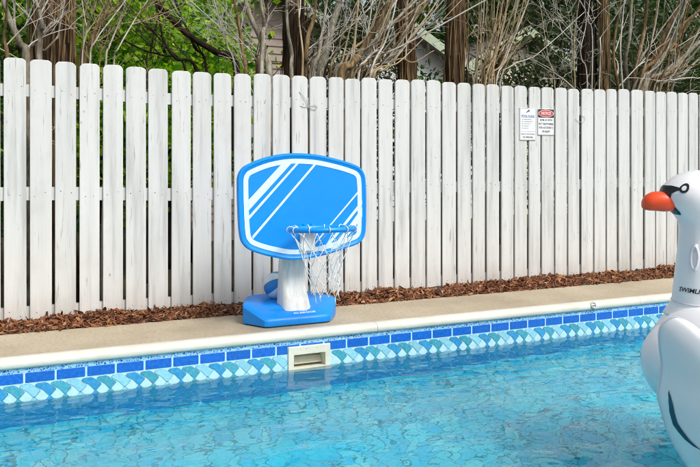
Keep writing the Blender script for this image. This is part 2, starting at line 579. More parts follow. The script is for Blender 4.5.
# pool basin: floor and four walls, the far wall carries the tile band
mb = MB()
CR = 0.50                                             # the liner curves up into the walls
cprof = [(PY1, FZ + CR)] + [(PY1 - CR + CR * math.cos(t), FZ + CR - CR * math.sin(t)) for t in np.linspace(0, math.pi / 2, 9)[1:]]
cprof = cprof + [(PY0 + (PY1 - y), z) for y, z in cprof[::-1]]
for (y0, z0), (y1, z1) in zip(cprof[:-1], cprof[1:]):
    mb.add([(PX0, y0, z0), (PX1, y0, z0), (PX1, y1, z1), (PX0, y1, z1)], [(0, 1, 2, 3)])
mb.build('pool_floor', M['floor'], smooth=60, kind='structure')
SKL, SKR = Pv(287.5, 360, PY1).x, Pv(330, 360, PY1).x
HX0, HX1, HZ0, HZ1 = SKL + 0.036, SKR - 0.032, -0.243, -0.141
mb = MB()
zt = -0.03
for (a, b) in (((PX0, PY1), (PX1, PY1)), ((PX1, PY1), (PX1, PY0)), ((PX1, PY0), (PX0, PY0)), ((PX0, PY0), (PX0, PY1))):
    zl = FZ + CR if a[1] == b[1] else FZ
    mb.add([(a[0], a[1], zl), (b[0], b[1], zl), (b[0], b[1], -0.30), (a[0], a[1], -0.30)], [(3, 2, 1, 0)], 0)
    if a[1] == PY1 and b[1] == PY1:                   # the far wall is cut open for the skimmer
        for (p, q, r_, t_) in ((PX0, HX0, -0.30, zt), (HX1, PX1, -0.30, zt), (HX0, HX1, -0.30, HZ0), (HX0, HX1, HZ1, zt)):
            mb.add([(p, PY1, r_), (q, PY1, r_), (q, PY1, t_), (p, PY1, t_)], [(3, 2, 1, 0)], 1)
        continue
    mb.add([(a[0], a[1], -0.30), (b[0], b[1], -0.30), (b[0], b[1], zt), (a[0], a[1], zt)], [(3, 2, 1, 0)], 1)
pool_wall = mb.build('pool_wall', [M['wall'], M['grout']], kind='structure')

WF = lambda a, b, d: Vector((a, PY1 - d, b))
# skimmer opening keeps the tiles clear of it
SKL, SKR = Pv(287.5, 360, PY1).x, Pv(330, 360, PY1).x
mb = MB()
mb.slab([(PX0, -0.077), (PX1, -0.077), (PX1, -0.052), (PX0, -0.052)], lambda a, b, d: WF(a, b, d), 0.0015)
mb.build('mosaic_band', M['mosaic'], pool_wall)

def clipped_brick(u0, u1, z0, z1, name):
    mb = MB()
    mb.slab([(u0, z0), (u1, z0), (u1, z1), (u0, z1)], WF, 0.003, 0.0012)
    return mb.build(name, M['brick'], pool_wall)

pitch = 0.1705
g0 = -0.185
SK_TOP = -0.092
brick_me = None
for i in range(-5, 42):
    u0 = g0 + i * pitch + 0.006; u1 = u0 + pitch - 0.012
    z0, z1 = -0.138, -0.080
    if u1 > SKL and u0 < SKR:                        # next to the skimmer the brick is cut
        for a, b in ((u0, min(u1, SKL - 0.002)), (max(u0, SKR + 0.002), u1)):
            if b - a > 0.02:
                clipped_brick(a, b, z0, z1, 'brick_tile')
        a, b = max(u0, SKL - 0.002), min(u1, SKR + 0.002)
        clipped_brick(a, b, SK_TOP + 0.002, z1, 'brick_tile')
        continue
    if brick_me is None:
        mb = MB()
        w = pitch - 0.012
        mb.slab([(0.004, z0), (w - 0.004, z0), (w, z0 + 0.004), (w, z1 - 0.004), (w - 0.004, z1), (0.004, z1), (0, z1 - 0.004), (0, z0 + 0.004)], WF, 0.003, 0.0012)
        ob = mb.build('brick_tile', M['brick'], pool_wall)
        brick_me = ob.data
        ob.location = (u0, 0, 0)
    else:
        ob = link('brick_tile', brick_me, pool_wall)
        ob.location = (u0, 0, 0)

# chevron row: slanted rounded pieces, teal / light / blue in turn; the mirrored lower row meets the water
def chev_mesh(key, mat, flip):
    pts = [(-0.004, -0.159), (0.006, -0.149), (0.046, -0.147), (0.060, -0.155), (0.098, -0.190), (0.099, -0.199), (0.074, -0.230), (0.064, -0.231), (0.036, -0.194), (0.001, -0.168)]
    pts = [(0.0475 + (a - 0.0475) * 1.06, -0.147 + (b + 0.147) * 0.93) for a, b in pts][::-1]
    if flip:
        pts = [(a, -0.2278 * 2 - b) for a, b in pts][::-1]
    mb = MB()
    P = [Vector(p) for p in pts]
    c = sum(P, Vector((0, 0))) / len(P)
    mb.slab([tuple(c + (p - c) * 1.045) for p in P], WF, 0.0018, 0.0, 1)
    mb.slab([tuple(p) for p in P], lambda a, b, d: WF(a, b, d + 0.0018), 0.0018, 0.0008, 0)
    me = mb.build('chevron_tile', [mat, M['outline']], pool_wall)
    me_d = me.data
    bpy.data.objects.remove(me)
    return me_d
cms = {}
for k, mm in enumerate(('c_teal', 'c_light', 'c_blue')):
    for fl in (0, 1):
        cms[(k, fl)] = chev_mesh(mm, M[mm], fl)
c0 = Pv(52.5, 385, PY1).x
for i in range(-12, 82):
    u0 = c0 + i * pitch / 2
    if u0 + 0.095 > SKL and u0 < SKR:
        continue
    for fl in (0, 1):
        ob = link('chevron_tile', cms[(i % 3, fl)], pool_wall)
        ob.location = (u0, 0, 0)

# coping: rounded cream-white edge in lengths
coping = empty('pool_coping', (3.0, PY1, 0), 'cream white rounded coping running along the pool edge', 'coping')
def coping_len(a, b, horizontal=True, fixed=PY1, sgn=1):
    prof = [(-0.012, -0.048), (-0.020, -0.040), (-0.023, -0.025), (-0.020, -0.008), (-0.010, 0.004), (0.006, 0.010), (0.03, 0.012), (0.072, 0.010), (0.079, 0.004), (0.080, -0.06), (0.004, -0.06), (0.003, -0.048)]
    rings = []
    for s in (a, b):
        rings.append([Vector((s, fixed + sgn * p, z)) if horizontal else Vector((fixed + sgn * p, s, z)) for p, z in prof])
    mb = MB(); mb.loft(rings)
    return mb.build('coping_section', M['coping'], coping, smooth=50, recalc=True)
j1 = Pz(371, 322, 0).x
xs = [PX0, j1 - 2.44 * 2 + 0.0, j1 - 2.44, j1, j1 + 2.44, j1 + 4.88, j1 + 7.32, PX1]
xs = [x for x in xs if PX0 <= x <= PX1]
for a, b in zip(xs[:-1], xs[1:]):
    coping_len(a + 0.0012, b - 0.0012)
    coping_len(a + 0.0012, b - 0.0012, True, PY0, -1)
coping_len(PY0, PY1, False, PX0, -1)
coping_len(PY0, PY1, False, PX1, 1)

# water: a rippled sheet
def water():
    xs_ = np.concatenate([np.arange(-3.98, -1.0, 0.05), np.arange(-1.0, 6.4, 0.0125), np.arange(6.4, 10.98, 0.05)])
    ys_ = np.concatenate([np.arange(PY0 + 0.002, 1.8, 0.04), np.arange(1.8, PY1 - 0.004, 0.009), [PY1 - 0.0005]])
    X, Y = np.meshgrid(xs_, ys_)
    Z = np.zeros_like(X)
    r = np.random.default_rng(5)
    for k in range(80):
        lam = float(np.exp(r.uniform(np.log(0.045), np.log(0.42))))
        th = r.normal(1.5, 0.5) + (0.45 if k % 2 else -0.45)     # crests run mostly along the pool edge
        slope = 0.0125 * (0.10 / lam) ** 0.2
        A = slope * lam / (2 * np.pi)
        ph = r.uniform(0, 6.28)
        kx, ky = np.cos(th) * 2 * np.pi / lam, np.sin(th) * 2 * np.pi / lam
        env = 0.6 + 0.45 * np.sin(X * r.uniform(0.6, 2.2) + Y * r.uniform(0.6, 2.6) + r.uniform(0, 6.28))
        Z += A * env * np.sin(kx * X + ky * Y + ph + 0.5 * np.sin(X * 1.7 + ph) + 0.4 * np.sin(Y * 2.3 - ph))
    for k in range(12):                               # longer swells lying along the pool edge
        lam = r.uniform(0.16, 0.45); th = r.normal(1.57, 0.16); A = 0.021 * lam / (2 * np.pi); ph = r.uniform(0, 6.28)
        env = np.clip(np.sin(X * r.uniform(0.8, 2.4) + Y * r.uniform(-1.2, 1.2) + r.uniform(0, 6.28)) + 0.35, 0, 1)
        Z += A * env * np.sin(np.cos(th) * 2 * np.pi / lam * X + np.sin(th) * 2 * np.pi / lam * Y + ph + 0.6 * np.sin(X * 1.3 + ph))
    # rings pushed away by the float
    c = C(1.75, 3.4, 0)
    d = np.hypot(X - c.x, Y - c.y)
    Z += 0.0028 * np.sin(d * 2 * np.pi / 0.26) * np.exp(-((d - 0.75) / 0.55) ** 2)
    V = np.stack([X.ravel(), Y.ravel(), (Z + WZ).ravel()], 1)
    ny, nx = X.shape
    i = np.arange(ny * nx).reshape(ny, nx)
    Q = np.stack([i[:-1, :-1].ravel(), i[:-1, 1:].ravel(), i[1:, 1:].ravel(), i[1:, :-1].ravel()], 1)
    np_mesh('pool_water', V, Q, M['water'], None, True, kind='structure')
water()

# skimmer in the wall
sk = empty('pool_skimmer', ((SKL + SKR) / 2, PY1, WZ), 'cream square skimmer mouth set in the pool wall at the waterline', 'skimmer')
s0, s1 = SKL + 0.002, SKR - 0.002
zt_, zb_ = SK_TOP, -0.30
iz1, iz0 = -0.147, -0.238
i0, i1 = s0 + 0.040, s1 - 0.036
mb = MB()
oo = [(s0, zb_), (s1, zb_), (s1, zt_), (s0, zt_)]
ii = [(i0, iz0), (i1, iz0), (i1, iz1), (i0, iz1)]
rings = [[WF(a, b, -0.0) for a, b in oo], [WF(a, b, 0.012) for a, b in oo], [WF(a + (0.003 if a < (s0 + s1) / 2 else -0.003), b + (0.003 if b < -0.18 else -0.003), 0.015) for a, b in oo],
         [WF(a, b, 0.013) for a, b in ii], [WF(a, b, -0.006) for a, b in ii]]
mb.loft(rings, cap=False)
mb.build('face_frame', M['skim'], sk, recalc=True)
# throat: a box behind the opening, sloping floor
mb = MB()
bk = [(i0 - 0.0, -0.26), (i1 + 0.0, -0.26), (i1 + 0.0, iz1 - 0.01), (i0, iz1 - 0.01)]
mb.add([WF(a, b, -0.0055) for a, b in ii] + [WF(a, b, -0.16) for a, b in bk], [(0, 1, 5, 4), (1, 2, 6, 5), (2, 3, 7, 6), (3, 0, 4, 7), (4, 5, 6, 7)])
mb.build('throat', M['skim'], sk)
mb = MB()
mb.slab([(i0 + 0.004, -0.228), (i1 - 0.004, -0.228), (i1 - 0.004, -0.190), (i0 + 0.004, -0.190)], lambda a, b, d: WF(a, b - 0, d - 0.055 - (b + 0.228) * 1.1), 0.006)
mb.build('weir_flap', M['skim'], sk)
for fa in (0.28, 0.42, 0.68):
    mb = MB()
    a = s0 + (s1 - s0) * fa
    mb.slab([(a + 0.004 * math.cos(t), -0.110 + 0.004 * math.sin(t)) for t in np.linspace(0, 2 * math.pi, 9)[:-1]], lambda a, b, d: WF(a, b, 0.0125 + d), 0.004, 0.001)
    mb.build('screw', M['steel'], sk)

# rope anchor cup in the coping
pa = Pz(598.5, 303, 0.02)
ra = empty('rope_anchor', (pa.x, PY1 - 0.02, 0.0), 'small round metal rope anchor set on the coping near the swan', 'anchor')
mb = MB()
ac = Vector((pa.x, PY1 - 0.018, -0.012)); ax = Vector((1, 0, 0)); ad = Vector((0, -0.86, 0.5)); au = ax.cross(ad)
n = 20
def circ(r, d):
    return [ac + ad * d + (ax * math.cos(2 * math.pi * k / n) + au * math.sin(2 * math.pi * k / n)) * r for k in range(n)]
mb.loft([circ(0.030, -0.01), circ(0.030, 0.008), circ(0.027, 0.012), circ(0.022, 0.011), circ(0.020, 0.0)], cap=True)
mb.build('cup', M['steel'], ra, smooth=40, recalc=True)
mb = MB(); mb.tube([ac - ax * 0.021 + ad * 0.009, ac + ad * 0.013, ac + ax * 0.021 + ad * 0.009], 0.004, 8)
mb.build('cross_bar', M['steel'], ra, smooth=True)

# ------------------------------------------------------------------ fence
FD = Vector((0.99986, 0.0169, 0)).normalized(); FN = Vector((FD.y, -FD.x, 0))       # FN towards the pool
F0 = Vector((-0.351, 5.454, 0))
def fence_u(px):
    rx, ry = ray(px)
    # t * (rx, ry) = F0 + s * FD
    det = rx * (-FD.y) - ry * (-FD.x)
    t = (F0.x * (-FD.y) - F0.y * (-FD.x)) / det
    p = Vector((rx * t, ry * t, 0))
    return (p - F0).dot(FD), t
FP = lambda a, b, d: F0 + FD * a + FN * d + Vector((0, 0, b))

fence = empty('picket_fence', FP(3.2, 0, 0), 'tall white weathered picket fence behind the pool deck', 'fence')
starts = [4, 30, 55, 79.5, 103, 126, 148.5, 171.5, 193, 214, 234.5, 253.5, 273, 292.3, 310, 328.5, 345, 362, 379, 395, 411.5, 427, 442.5, 458, 473, 487, 501.5, 515, 529, 542,
          555.5, 568.5, 581.5, 594.5, 607, 619, 631.5, 645, 656, 667, 678.5, 689]
ends = [26.5, 52, 76, 99.5, 123, 146, 168, 190.5, 211.5, 231.5, 251.5, 270.5, 290, 308, 326.5, 343.3, 360, 377, 393, 409.5, 425.5, 440.7, 456, 471, 485, 499.3, 513.5, 527, 540.3, 554,
        567, 579.5, 593, 605.5, 617, 630, 643, 655, 666, 677, 688, 698]
tops = [58, 60, 62, 63.7, 65, 67, 69, 71, 72.3, 73.4, 74, 74, 75, 76, 76.8, 77.3, 79, 78, 79.4, 79.8, 79.9, 80.5, 82.3, 83, 84, 84.5, 86, 86, 87, 87.5, 88, 89, 89, 89.5, 89.3, 89.3, 90, 91, 92, 92, 93, 93]
pk = []
for a, b, y in zip(starts, ends, tops):
    ua, _ = fence_u(a); ub, t = fence_u(b)
    _, tm = fence_u((a + b) / 2)
    pk.append((ua, max(ub, ua + 0.128), CAMZ + (HOR - y) / 700 * tm))
first, last = pk[0], pk[-1]
for i in range(1, 16):
    pk.insert(0, (first[0] - 0.162 * i, first[0] - 0.162 * i + 0.141, first[2] + rng.uniform(-0.008, 0.008)))
for i in range(1, 22):
    pk.append((last[0] + 0.160 * i, last[0] + 0.160 * i + 0.139, last[2] + rng.uniform(-0.008, 0.008)))
for k, (ua, ub, zt_) in enumerate(pk):
    w = ub - ua
    e = rng.uniform(0.022, 0.032); e2 = rng.uniform(0.022, 0.032); hgt = rng.uniform(0.020, 0.030)
    lean = rng.uniform(-0.004, 0.004)
    z0 = rng.uniform(0.015, 0.035)
    mb = MB()
    pts = [(0, 0), (w, 0), (w + lean, zt_ - z0 - hgt), (w - e * 0.45 + lean, zt_ - z0 - hgt * 0.35), (w - e + lean, zt_ - z0), (w / 2 + lean, zt_ - z0 + 0.002), (e2 + lean, zt_ - z0), (e2 * 0.45 + lean, zt_ - z0 - hgt * 0.35), (lean, zt_ - z0 - hgt)]
    d0 = rng.uniform(0.0, 0.003)
    mb.slab(pts, lambda a, b, d: FD * a + FN * (d + d0) + Vector((0, 0, b)), 0.018, 0.003)
    for zr_ in (zt_ - 0.218, zt_ - 0.95, zt_ * 0.35 + 0.65 * 1.80 - 1.75):
        for fx in (0.27, 0.73):
            na, nb_ = w * fx + rng.uniform(-0.01, 0.01), zr_ - z0 + rng.uniform(-0.025, 0.025)
            rr_ = rng.uniform(0.0028, 0.0045)
            mb.add([FD * (na + rr_ * math.cos(t)) + FN * (0.0186 + d0) + Vector((0, 0, nb_ + rr_ * math.sin(t))) for t in np.linspace(0, 2 * math.pi, 7)[:-1]], [(0, 1, 2, 3, 4, 5)], 1)
    ob = mb.build('picket', [M['fence'], M['nail']], None)
    ob.parent = fence
    ob.location = FP(ua, z0, -0.018) - fence.location
u_lo, u_hi = pk[0][0], pk[-1][1]
ztop = lambda u: np.interp(u, [p[0] for p in pk], [p[2] for p in pk])
rail_mb = []
ub_ = np.linspace(u_lo, u_hi, 5)
for (dz0, dz1) in ((-0.175, -0.262), (-0.905, -1.0), (-1.70, -1.80)):
    for a, b in zip(ub_[:-1], ub_[1:]):
        seg = np.linspace(a, b, 7)
        rings = []
        for s in seg:
            zt_ = float(ztop(s)) if dz0 > -1 else float(ztop(s)) * 0.35 + 0.65 * 1.80
            h = zt_ + dz0; l_ = zt_ + dz1
            rings.append([FP(s, l_, -0.0215), FP(s, h, -0.0215), FP(s, h, -0.058), FP(s, l_, -0.058)])
        mb = MB(); mb.loft(rings)
        mb.build('rail', M['fence'], fence, recalc=True)
for s in ub_:
    mb = MB(); p = FP(s, 0, -0.106)
    mb.obox(p + Vector((0, 0, 0.83)), FD, FN, Vector((0, 0, 1)), 0.045, 0.045, 0.93)
    mb.build('post', M['fence'], fence)

# ------------------------------------------------------------------ mulch bed
def mulch():
    r = np.random.default_rng(3)
    # the bumpy bed
    xs_ = np.arange(-6.0, 13.0, 0.05); ys_ = np.arange(MV - 0.005, MV + 0.62, 0.03)
    X, Y = np.meshgrid(xs_, ys_)
    fy = 5.45 + 0.017 * X
    Z = 0.006 + 0.032 * np.clip((Y - MV) / (fy - MV), 0, 1.2) + r.normal(0, 0.005, X.shape)
    Z[0, :] = -0.03
    V = np.stack([X.ravel(), Y.ravel(), Z.ravel()], 1)
    ny, nx = X.shape
    i = np.arange(ny * nx).reshape(ny, nx)
    Q = np.stack([i[:-1, :-1].ravel(), i[:-1, 1:].ravel(), i[1:, 1:].ravel(), i[1:, :-1].ravel()], 1)
    np_mesh('mulch_bed', V, Q, M['soil'], None, True, kind='structure')
    N = 15000
    x = r.uniform(-3.0, 9.5, N); q = r.uniform(-0.02, 1.02, N)
    fy = 5.448 + 0.017 * x
    y = MV + (fy - MV) * q + r.normal(0, 0.006, N) * (q < 0.1)
    keep = y < fy + 0.002
    x, y, q, fy = x[keep], y[keep], q[keep], fy[keep]
    N = len(x)
    hump = 0.010 * np.sin(x * 3.1 + 1) + 0.008 * np.sin(x * 7.7) + 0.006 * np.sin(x * 17 + 2)
    z = 0.004 + (0.040 + hump) * np.clip(q, 0, 1) ** 0.7 + r.uniform(-0.008, 0.014, N) * np.clip(q * 5, 0.2, 1)
    L = r.gamma(3.0, 0.0105, N) + 0.015; W = L * r.uniform(0.14, 0.42, N); T = r.uniform(0.0015, 0.005, N)
    az = r.uniform(0, 2 * np.pi, N); el = r.normal(0, 0.42, N); ro = r.normal(0, 0.6, N)
    D = np.stack([np.cos(az) * np.cos(el), np.sin(az) * np.cos(el), np.sin(el)], 1)
    S0 = np.stack([-np.sin(az), np.cos(az), np.zeros(N)], 1)
    U0 = np.cross(D, S0)
    S = S0 * np.cos(ro)[:, None] + U0 * np.sin(ro)[:, None]
    U = np.cross(D, S)
    Pc = np.stack([x, y, z], 1)
    bend = r.normal(0, 0.12, N)
    vs_ = []
    for a, wf in ((-1, 0.55), (0.05, 1.0), (1, 0.35)):
        cen = Pc + D * (a * L)[:, None] / 2 + U * (bend * L * (abs(a) - 0.5))[:, None]
        for su, ss in ((-1, -1), (-1, 1), (1, 1), (1, -1)):
            vs_.append(cen + S * (ss * wf * W / 2)[:, None] + U * (su * T / 2)[:, None])
    V = np.stack(vs_, 1)                                # N,12,3
    base = np.array([[0, 1, 5, 4], [1, 2, 6, 5], [2, 3, 7, 6], [3, 0, 4, 7], [4, 5, 9, 8], [5, 6, 10, 9], [6, 7, 11, 10], [7, 4, 8, 11], [3, 2, 1, 0], [8, 9, 10, 11]])
    Q = (base[None] + (np.arange(N) * 12)[:, None, None]).reshape(-1, 4)
    np_mesh('bark_mulch', V.reshape(-1, 3), Q, M['mulch'], None, False, kind='stuff', label='reddish brown shredded bark mulch along the foot of the fence', cat='mulch')
mulch()

# ------------------------------------------------------------------ signs on the fence
def sign_frame(px0, px1, py0, py1):
    a, t = fence_u(px0); b, _ = fence_u(px1)
    _, tm = fence_u((px0 + px1) / 2)
    return a, b, CAMZ + (HOR - py1) / 700 * tm, CAMZ + (HOR - py0) / 700 * tm

def rrect(a, b, c, d, r, n=4):
    pts = []
    for (cx, cy, t0) in ((b - r, c + r, -90), (b - r, d - r, 0), (a + r, d - r, 90), (a + r, c + r, 180)):
        for k in range(n + 1):
            t = math.radians(t0 + 90 * k / n)
            pts.append((cx + r * math.cos(t), cy + r * math.sin(t)))
    return pts
SF = lambda a, b, d: FP(a, b, 0.0055 + d)
def strip(mb, a, b, c, d, h=0.0036):
    mb.add([SF(a, c, h), SF(b, c, h), SF(b, d, h), SF(a, d, h)], [(0, 1, 2, 3)])

a, b, c, d = sign_frame(519.3, 535.3, 108, 140.2)
sg = empty('pool_rules_sign', SF((a + b) / 2, c, 0), 'narrow white pool rules sign with blue heading, left of the pair on the fence', 'sign')
mb = MB(); mb.slab(rrect(a, b, c, d, 0.006), SF, 0.003, 0.0008)
mb.build('sign_plate', M['signw'], sg)
W, H = b - a, d - c
mb = MB()
e = 0.004
for (p, q, r_, s) in ((a + e, b - e, d - e - 0.0018, d - e), (a + e, b - e, c + e, c + e + 0.0018), (a + e, a + e + 0.0018, c + e, d - e), (b - e - 0.0018, b - e, c + e, d - e), (a + e, b - e, c + H * 0.265, c + H * 0.265 + 0.0016)):
    strip(mb, p, q, r_, s)
mb.build('printed_border', M['signg'], sg)
mid = (a + b) / 2
put_text('POOL RULES', 0.032, lambda x, y: SF(mid + x, c + H * 0.735 + y, 0.0037), M['signb'], sg, 0.0008, W * 0.80)
rr = random.Random(5)
mb = MB()                                              # the rows of small print, too fine to read
for k in range(5):
    zc = c + H * (0.645 - 0.068 * k)
    strip(mb, a + W * 0.13, a + W * 0.19, zc - 0.003, zc + 0.003)
    x = a + W * 0.25
    end = a + W * (0.48 + 0.34 * rr.random())
    while x < end:
        w = rr.uniform(0.008, 0.020)
        strip(mb, x, min(x + w, end), zc - 0.0026, zc + 0.0026); x += w + 0.004
mb.build('small_print', M['signg'], sg)
put_text('SWIM AT YOUR OWN RISK', 0.017, lambda x, y: SF(mid + x, c + H * 0.185 + y, 0.0037), M['signg'], sg, 0.0003, W * 0.86)
put_text('NO LIFEGUARD', 0.022, lambda x, y: SF(mid + x, c + H * 0.09 + y, 0.0037), M['signk'], sg, 0.0004, W * 0.62)
mb = MB()                                              # swimmer mark at the top
zc = d - H * 0.115
mb.add([SF(mid + 0.012 + 0.007 * math.cos(t), zc + 0.012 + 0.007 * math.sin(t), 0.0036) for t in np.linspace(0, 2 * math.pi, 11)[:-1]], [tuple(range(10))])
mb.add([SF(mid + x, zc + y, 0.0036) for x, y in ((-0.022, -0.010), (-0.016, -0.012), (0.006, 0.004), (0.018, -0.006), (0.021, -0.001), (0.006, 0.011), (-0.004, 0.008))], [tuple(range(7))])
mb.build('swimmer_mark', M['signk'], sg)

a, b, c, d = sign_frame(537.2, 553.6, 109, 135.2)
sg = empty('warning_sign', SF((a + b) / 2, c, 0), 'white warning sign with red oval header on black, right of the pair on the fence', 'sign')
W, H = b - a, d - c
mid = (a + b) / 2
mb = MB(); mb.slab(rrect(a, b, c, d, 0.010), SF, 0.003, 0.0008)
mb.build('sign_plate', M['signw'], sg)
mb = MB(); mb.slab(rrect(a + 0.004, b - 0.004, d - H * 0.335, d - 0.004, 0.008), lambda x, y, q: SF(x, y, 0.0031 + q), 0.0006)
mb.build('black_header', M['signk'], sg)
def oval(rx, rz, h, n=28):
    return [SF(mid + rx * math.cos(t), d - H * 0.175 + rz * math.sin(t), h) for t in np.linspace(0, 2 * math.pi, n + 1)[:-1]]
mb = MB(); mb.add(oval(W * 0.465, H * 0.140, 0.0041), [tuple(range(28))])
mb.build('oval_rim', M['signw'], sg)
mb = MB(); mb.add(oval(W * 0.44, H * 0.122, 0.0045), [tuple(range(28))])
mb.build('red_oval', M['signr'], sg)
put_text('NOTICE', 0.038, lambda x, y: SF(mid + x, d - H * 0.175 + y, 0.0049), M['signw'], sg, 0.0008, W * 0.56)
for k, (s, wf) in enumerate((('SWIM AT OWN', 0.74), ('NOT RESPONSIBLE', 0.88), ('FOR ACCIDENTS', 0.84), ('OR INJURY', 0.50))):
    put_text(s, 0.026, lambda x, y, k=k: SF(mid + x, d - H * (0.43 + 0.145 * k) + y, 0.0037), M['signk'], sg, 0.0005, W * wf)
mb = MB()
e = 0.003
for (p, q, r_, s) in ((a + e + .004, b - e - .004, c + e, c + e + 0.0016), (a + e, a + e + 0.0016, c + e + .004, d - H * 0.34), (b - e - 0.0016, b - e, c + e + .004, d - H * 0.34)):
    strip(mb, p, q, r_, s)
mb.build('printed_border', M['signk'], sg)

# bent wires hooked on the fence
def wire(pts, label):
    path = []
    for (px, py, off) in pts:
        u, t = fence_u(px)
        path.append(FP(u, CAMZ + (HOR - py) / 700 * t, off))
    mb = MB(); mb.tube(path, 0.0022, 6)
    mb.build('bent_wire', M['wire'], None, True, label=label, cat='wire')
wire([(299, 92, 0.004), (302, 95, 0.012), (306, 101, 0.014), (308, 107, 0.012), (311, 109, 0.010), (315, 110, 0.008), (317, 107, 0.010), (314, 105, 0.012), (309, 106, 0.014), (303, 107, 0.008), (300, 106, 0.004)], 'small looped wire hooked on fence pickets above the blue backboard')
wire([(575, 119, 0.006), (578, 122, 0.012), (582, 122.5, 0.014), (584.5, 119.5, 0.012), (583.5, 116.5, 0.010), (581, 116, 0.006)], 'tiny curl of wire on the fence right of the signs')

# ------------------------------------------------------------------ poolside basketball hoop
BU = 1.60
hoop = empty('basketball_hoop', (BU - 0.03, 4.95, 0), 'blue and white poolside basketball hoop standing on the deck', 'basketball hoop')
# base
def prof_ring(hw_front, hw_mid, hw_back, v0, v1, v2, v3, z):
    c = BU - 0.03
    p = [(c - hw_front, v0), (c + hw_front, v0), (c + hw_front + 0.03, v0 + 0.012), (c + hw_mid, v1), (c + hw_mid - 0.005, v1 + 0.04), (c + hw_back, v2), (c + hw_back - 0.05, v3), (c - hw_back + 0.05, v3), (c - hw_back, v2), (c - hw_mid + 0.005, v1 + 0.04), (c - hw_mid, v1), (c - hw_front - 0.03, v0 + 0.012)]
    return [Vector((x, y, zz)) for (x, y), zz in zip(p, z if hasattr(z, '__len__') else [z] * 12)]
mb = MB()
zf = [0.046, 0.046, 0.05, 0.125, 0.135, 0.135, 0.13, 0.13, 0.135, 0.135, 0.125, 0.05]
zf2 = [z + 0.010 for z in zf]
zf3 = [0.068, 0.068, 0.072, 0.145, 0.150, 0.150, 0.145, 0.145, 0.150, 0.150, 0.145, 0.072]
zin = [0.098, 0.098, 0.106, 0.140, 0.142, 0.128, 0.122, 0.122, 0.128, 0.142, 0.140, 0.112]
rings = [prof_ring(0.205, 0.335, 0.245, 4.735, 4.905, 5.16, 5.22, 0.001),
         prof_ring(0.215, 0.352, 0.258, 4.718, 4.895, 5.17, 5.235, 0.012),
         prof_ring(0.215, 0.355, 0.260, 4.715, 4.892, 5.172, 5.237, zf),
         prof_ring(0.210, 0.350, 0.256, 4.720, 4.897, 5.168, 5.233, zf2),
         prof_ring(0.200, 0.338, 0.246, 4.732, 4.905, 5.160, 5.224, zf3),
         prof_ring(0.165, 0.255, 0.19, 4.815, 4.935, 5.11, 5.16, zin)]
mb.loft(rings)
base = mb.build('base', M['boarde'], hoop, smooth=32, recalc=True)
def on_slope(x, y):                                    # lettering on the sloping front of the base
    a = Vector((BU - 0.03 + 0.06 + x, 4.732, 0.0690)); s = Vector((0, 0.083, 0.030)).normalized(); nn = Vector((0, -s.z, s.y))
    return a + s * (0.042 + y) + nn * 0.0015
put_text('PRO REBOUNDER', 0.030, lambda x, y: on_slope(x, y - 0.012), M['print'], base, 0.0006, 0.165, 1.0, 0.25)
put_text('POOLMASTER', 0.016, lambda x, y: on_slope(x, y + 0.014), M['print'], base, 0.0003, 0.06)
# stem: hollow-looking moulded upright, sweeping forward at the foot
mb = MB()
def stem_ring(z, v0, v1, hw, c):
    return [Vector((c + x, y, z)) for x, y in rrect(-hw, hw, v0, v1, min(hw, (v1 - v0) / 2) * 0.45, 3)]
sc = BU - 0.005
rings = [stem_ring(0.090, 4.795, 5.02, 0.112, sc), stem_ring(0.130, 4.81, 5.02, 0.105, sc), stem_ring(0.20, 4.838, 5.01, 0.098, sc - 0.004), stem_ring(0.28, 4.858, 5.0, 0.092, sc - 0.008),
         stem_ring(0.36, 4.86, 4.985, 0.090, sc - 0.012), stem_ring(0.43, 4.845, 4.965, 0.090, sc - 0.014), stem_ring(0.50, 4.815, 4.94, 0.088, sc - 0.014), stem_ring(0.58, 4.782, 4.91, 0.085, sc - 0.014), stem_ring(0.90, 4.764, 4.86, 0.08, sc - 0.014)]
mb.loft(rings)
mb.build('stem', M['stem'], hoop, smooth=45, recalc=True)
# backboard
BV = 4.72
Z0_ = lambda zx, zy: (235 + zx / 3.736, 145 + zy / 3.736)
def bp(zx, zy, v=BV):
    px, py = Z0_(zx, zy)
    p = Pv(px, py, v)
    return (p.x, p.z)
outl = [(10, 150), (12, 118), (24, 92), (48, 73), (120, 45), (205, 31), (300, 35), (385, 53), (440, 70), (468, 84), (484, 106), (490, 135), (492, 200), (491, 300), (486, 338), (470, 362), (440, 378), (335, 412), (225, 430), (135, 418), (62, 396), (32, 372), (18, 335), (12, 240)]
def catmull(P, k=4):
    out = []
    n = len(P)
    for i in range(n):
        p0, p1, p2, p3 = (Vector(P[(i + j) % n]) for j in (-1, 0, 1, 2))
        for s in range(k):
            t = s / k
            out.append(0.5 * (2 * p1 + (p2 - p0) * t + (2 * p0 - 5 * p1 + 4 * p2 - p3) * t * t + (3 * p1 - 3 * p2 + p3 - p0) * t ** 3))
    return out
O = catmull([bp(*p) for p in outl], 4)
if sum(O[i].x * O[(i + 1) % len(O)].y - O[(i + 1) % len(O)].x * O[i].y for i in range(len(O))) < 0:
    O = O[::-1]
BC = sum(O, Vector((0, 0))) / len(O)
def inset(P, dd):
    n = len(P); out = []
    for i in range(n):
        e0 = (P[i] - P[i - 1]).normalized(); e1 = (P[(i + 1) % n] - P[i]).normalized()
        h = (Vector((-e0.y, e0.x)) + Vector((-e1.y, e1.x)))
        h.normalize()
        out.append(P[i] + h * dd)
    return out
BF = lambda a, b, d: Vector((a, BV - d, b))
n = len(O)
mb = MB()
def ring_of(P, d):
    return [BF(p.x, p.y, d) for p in P]
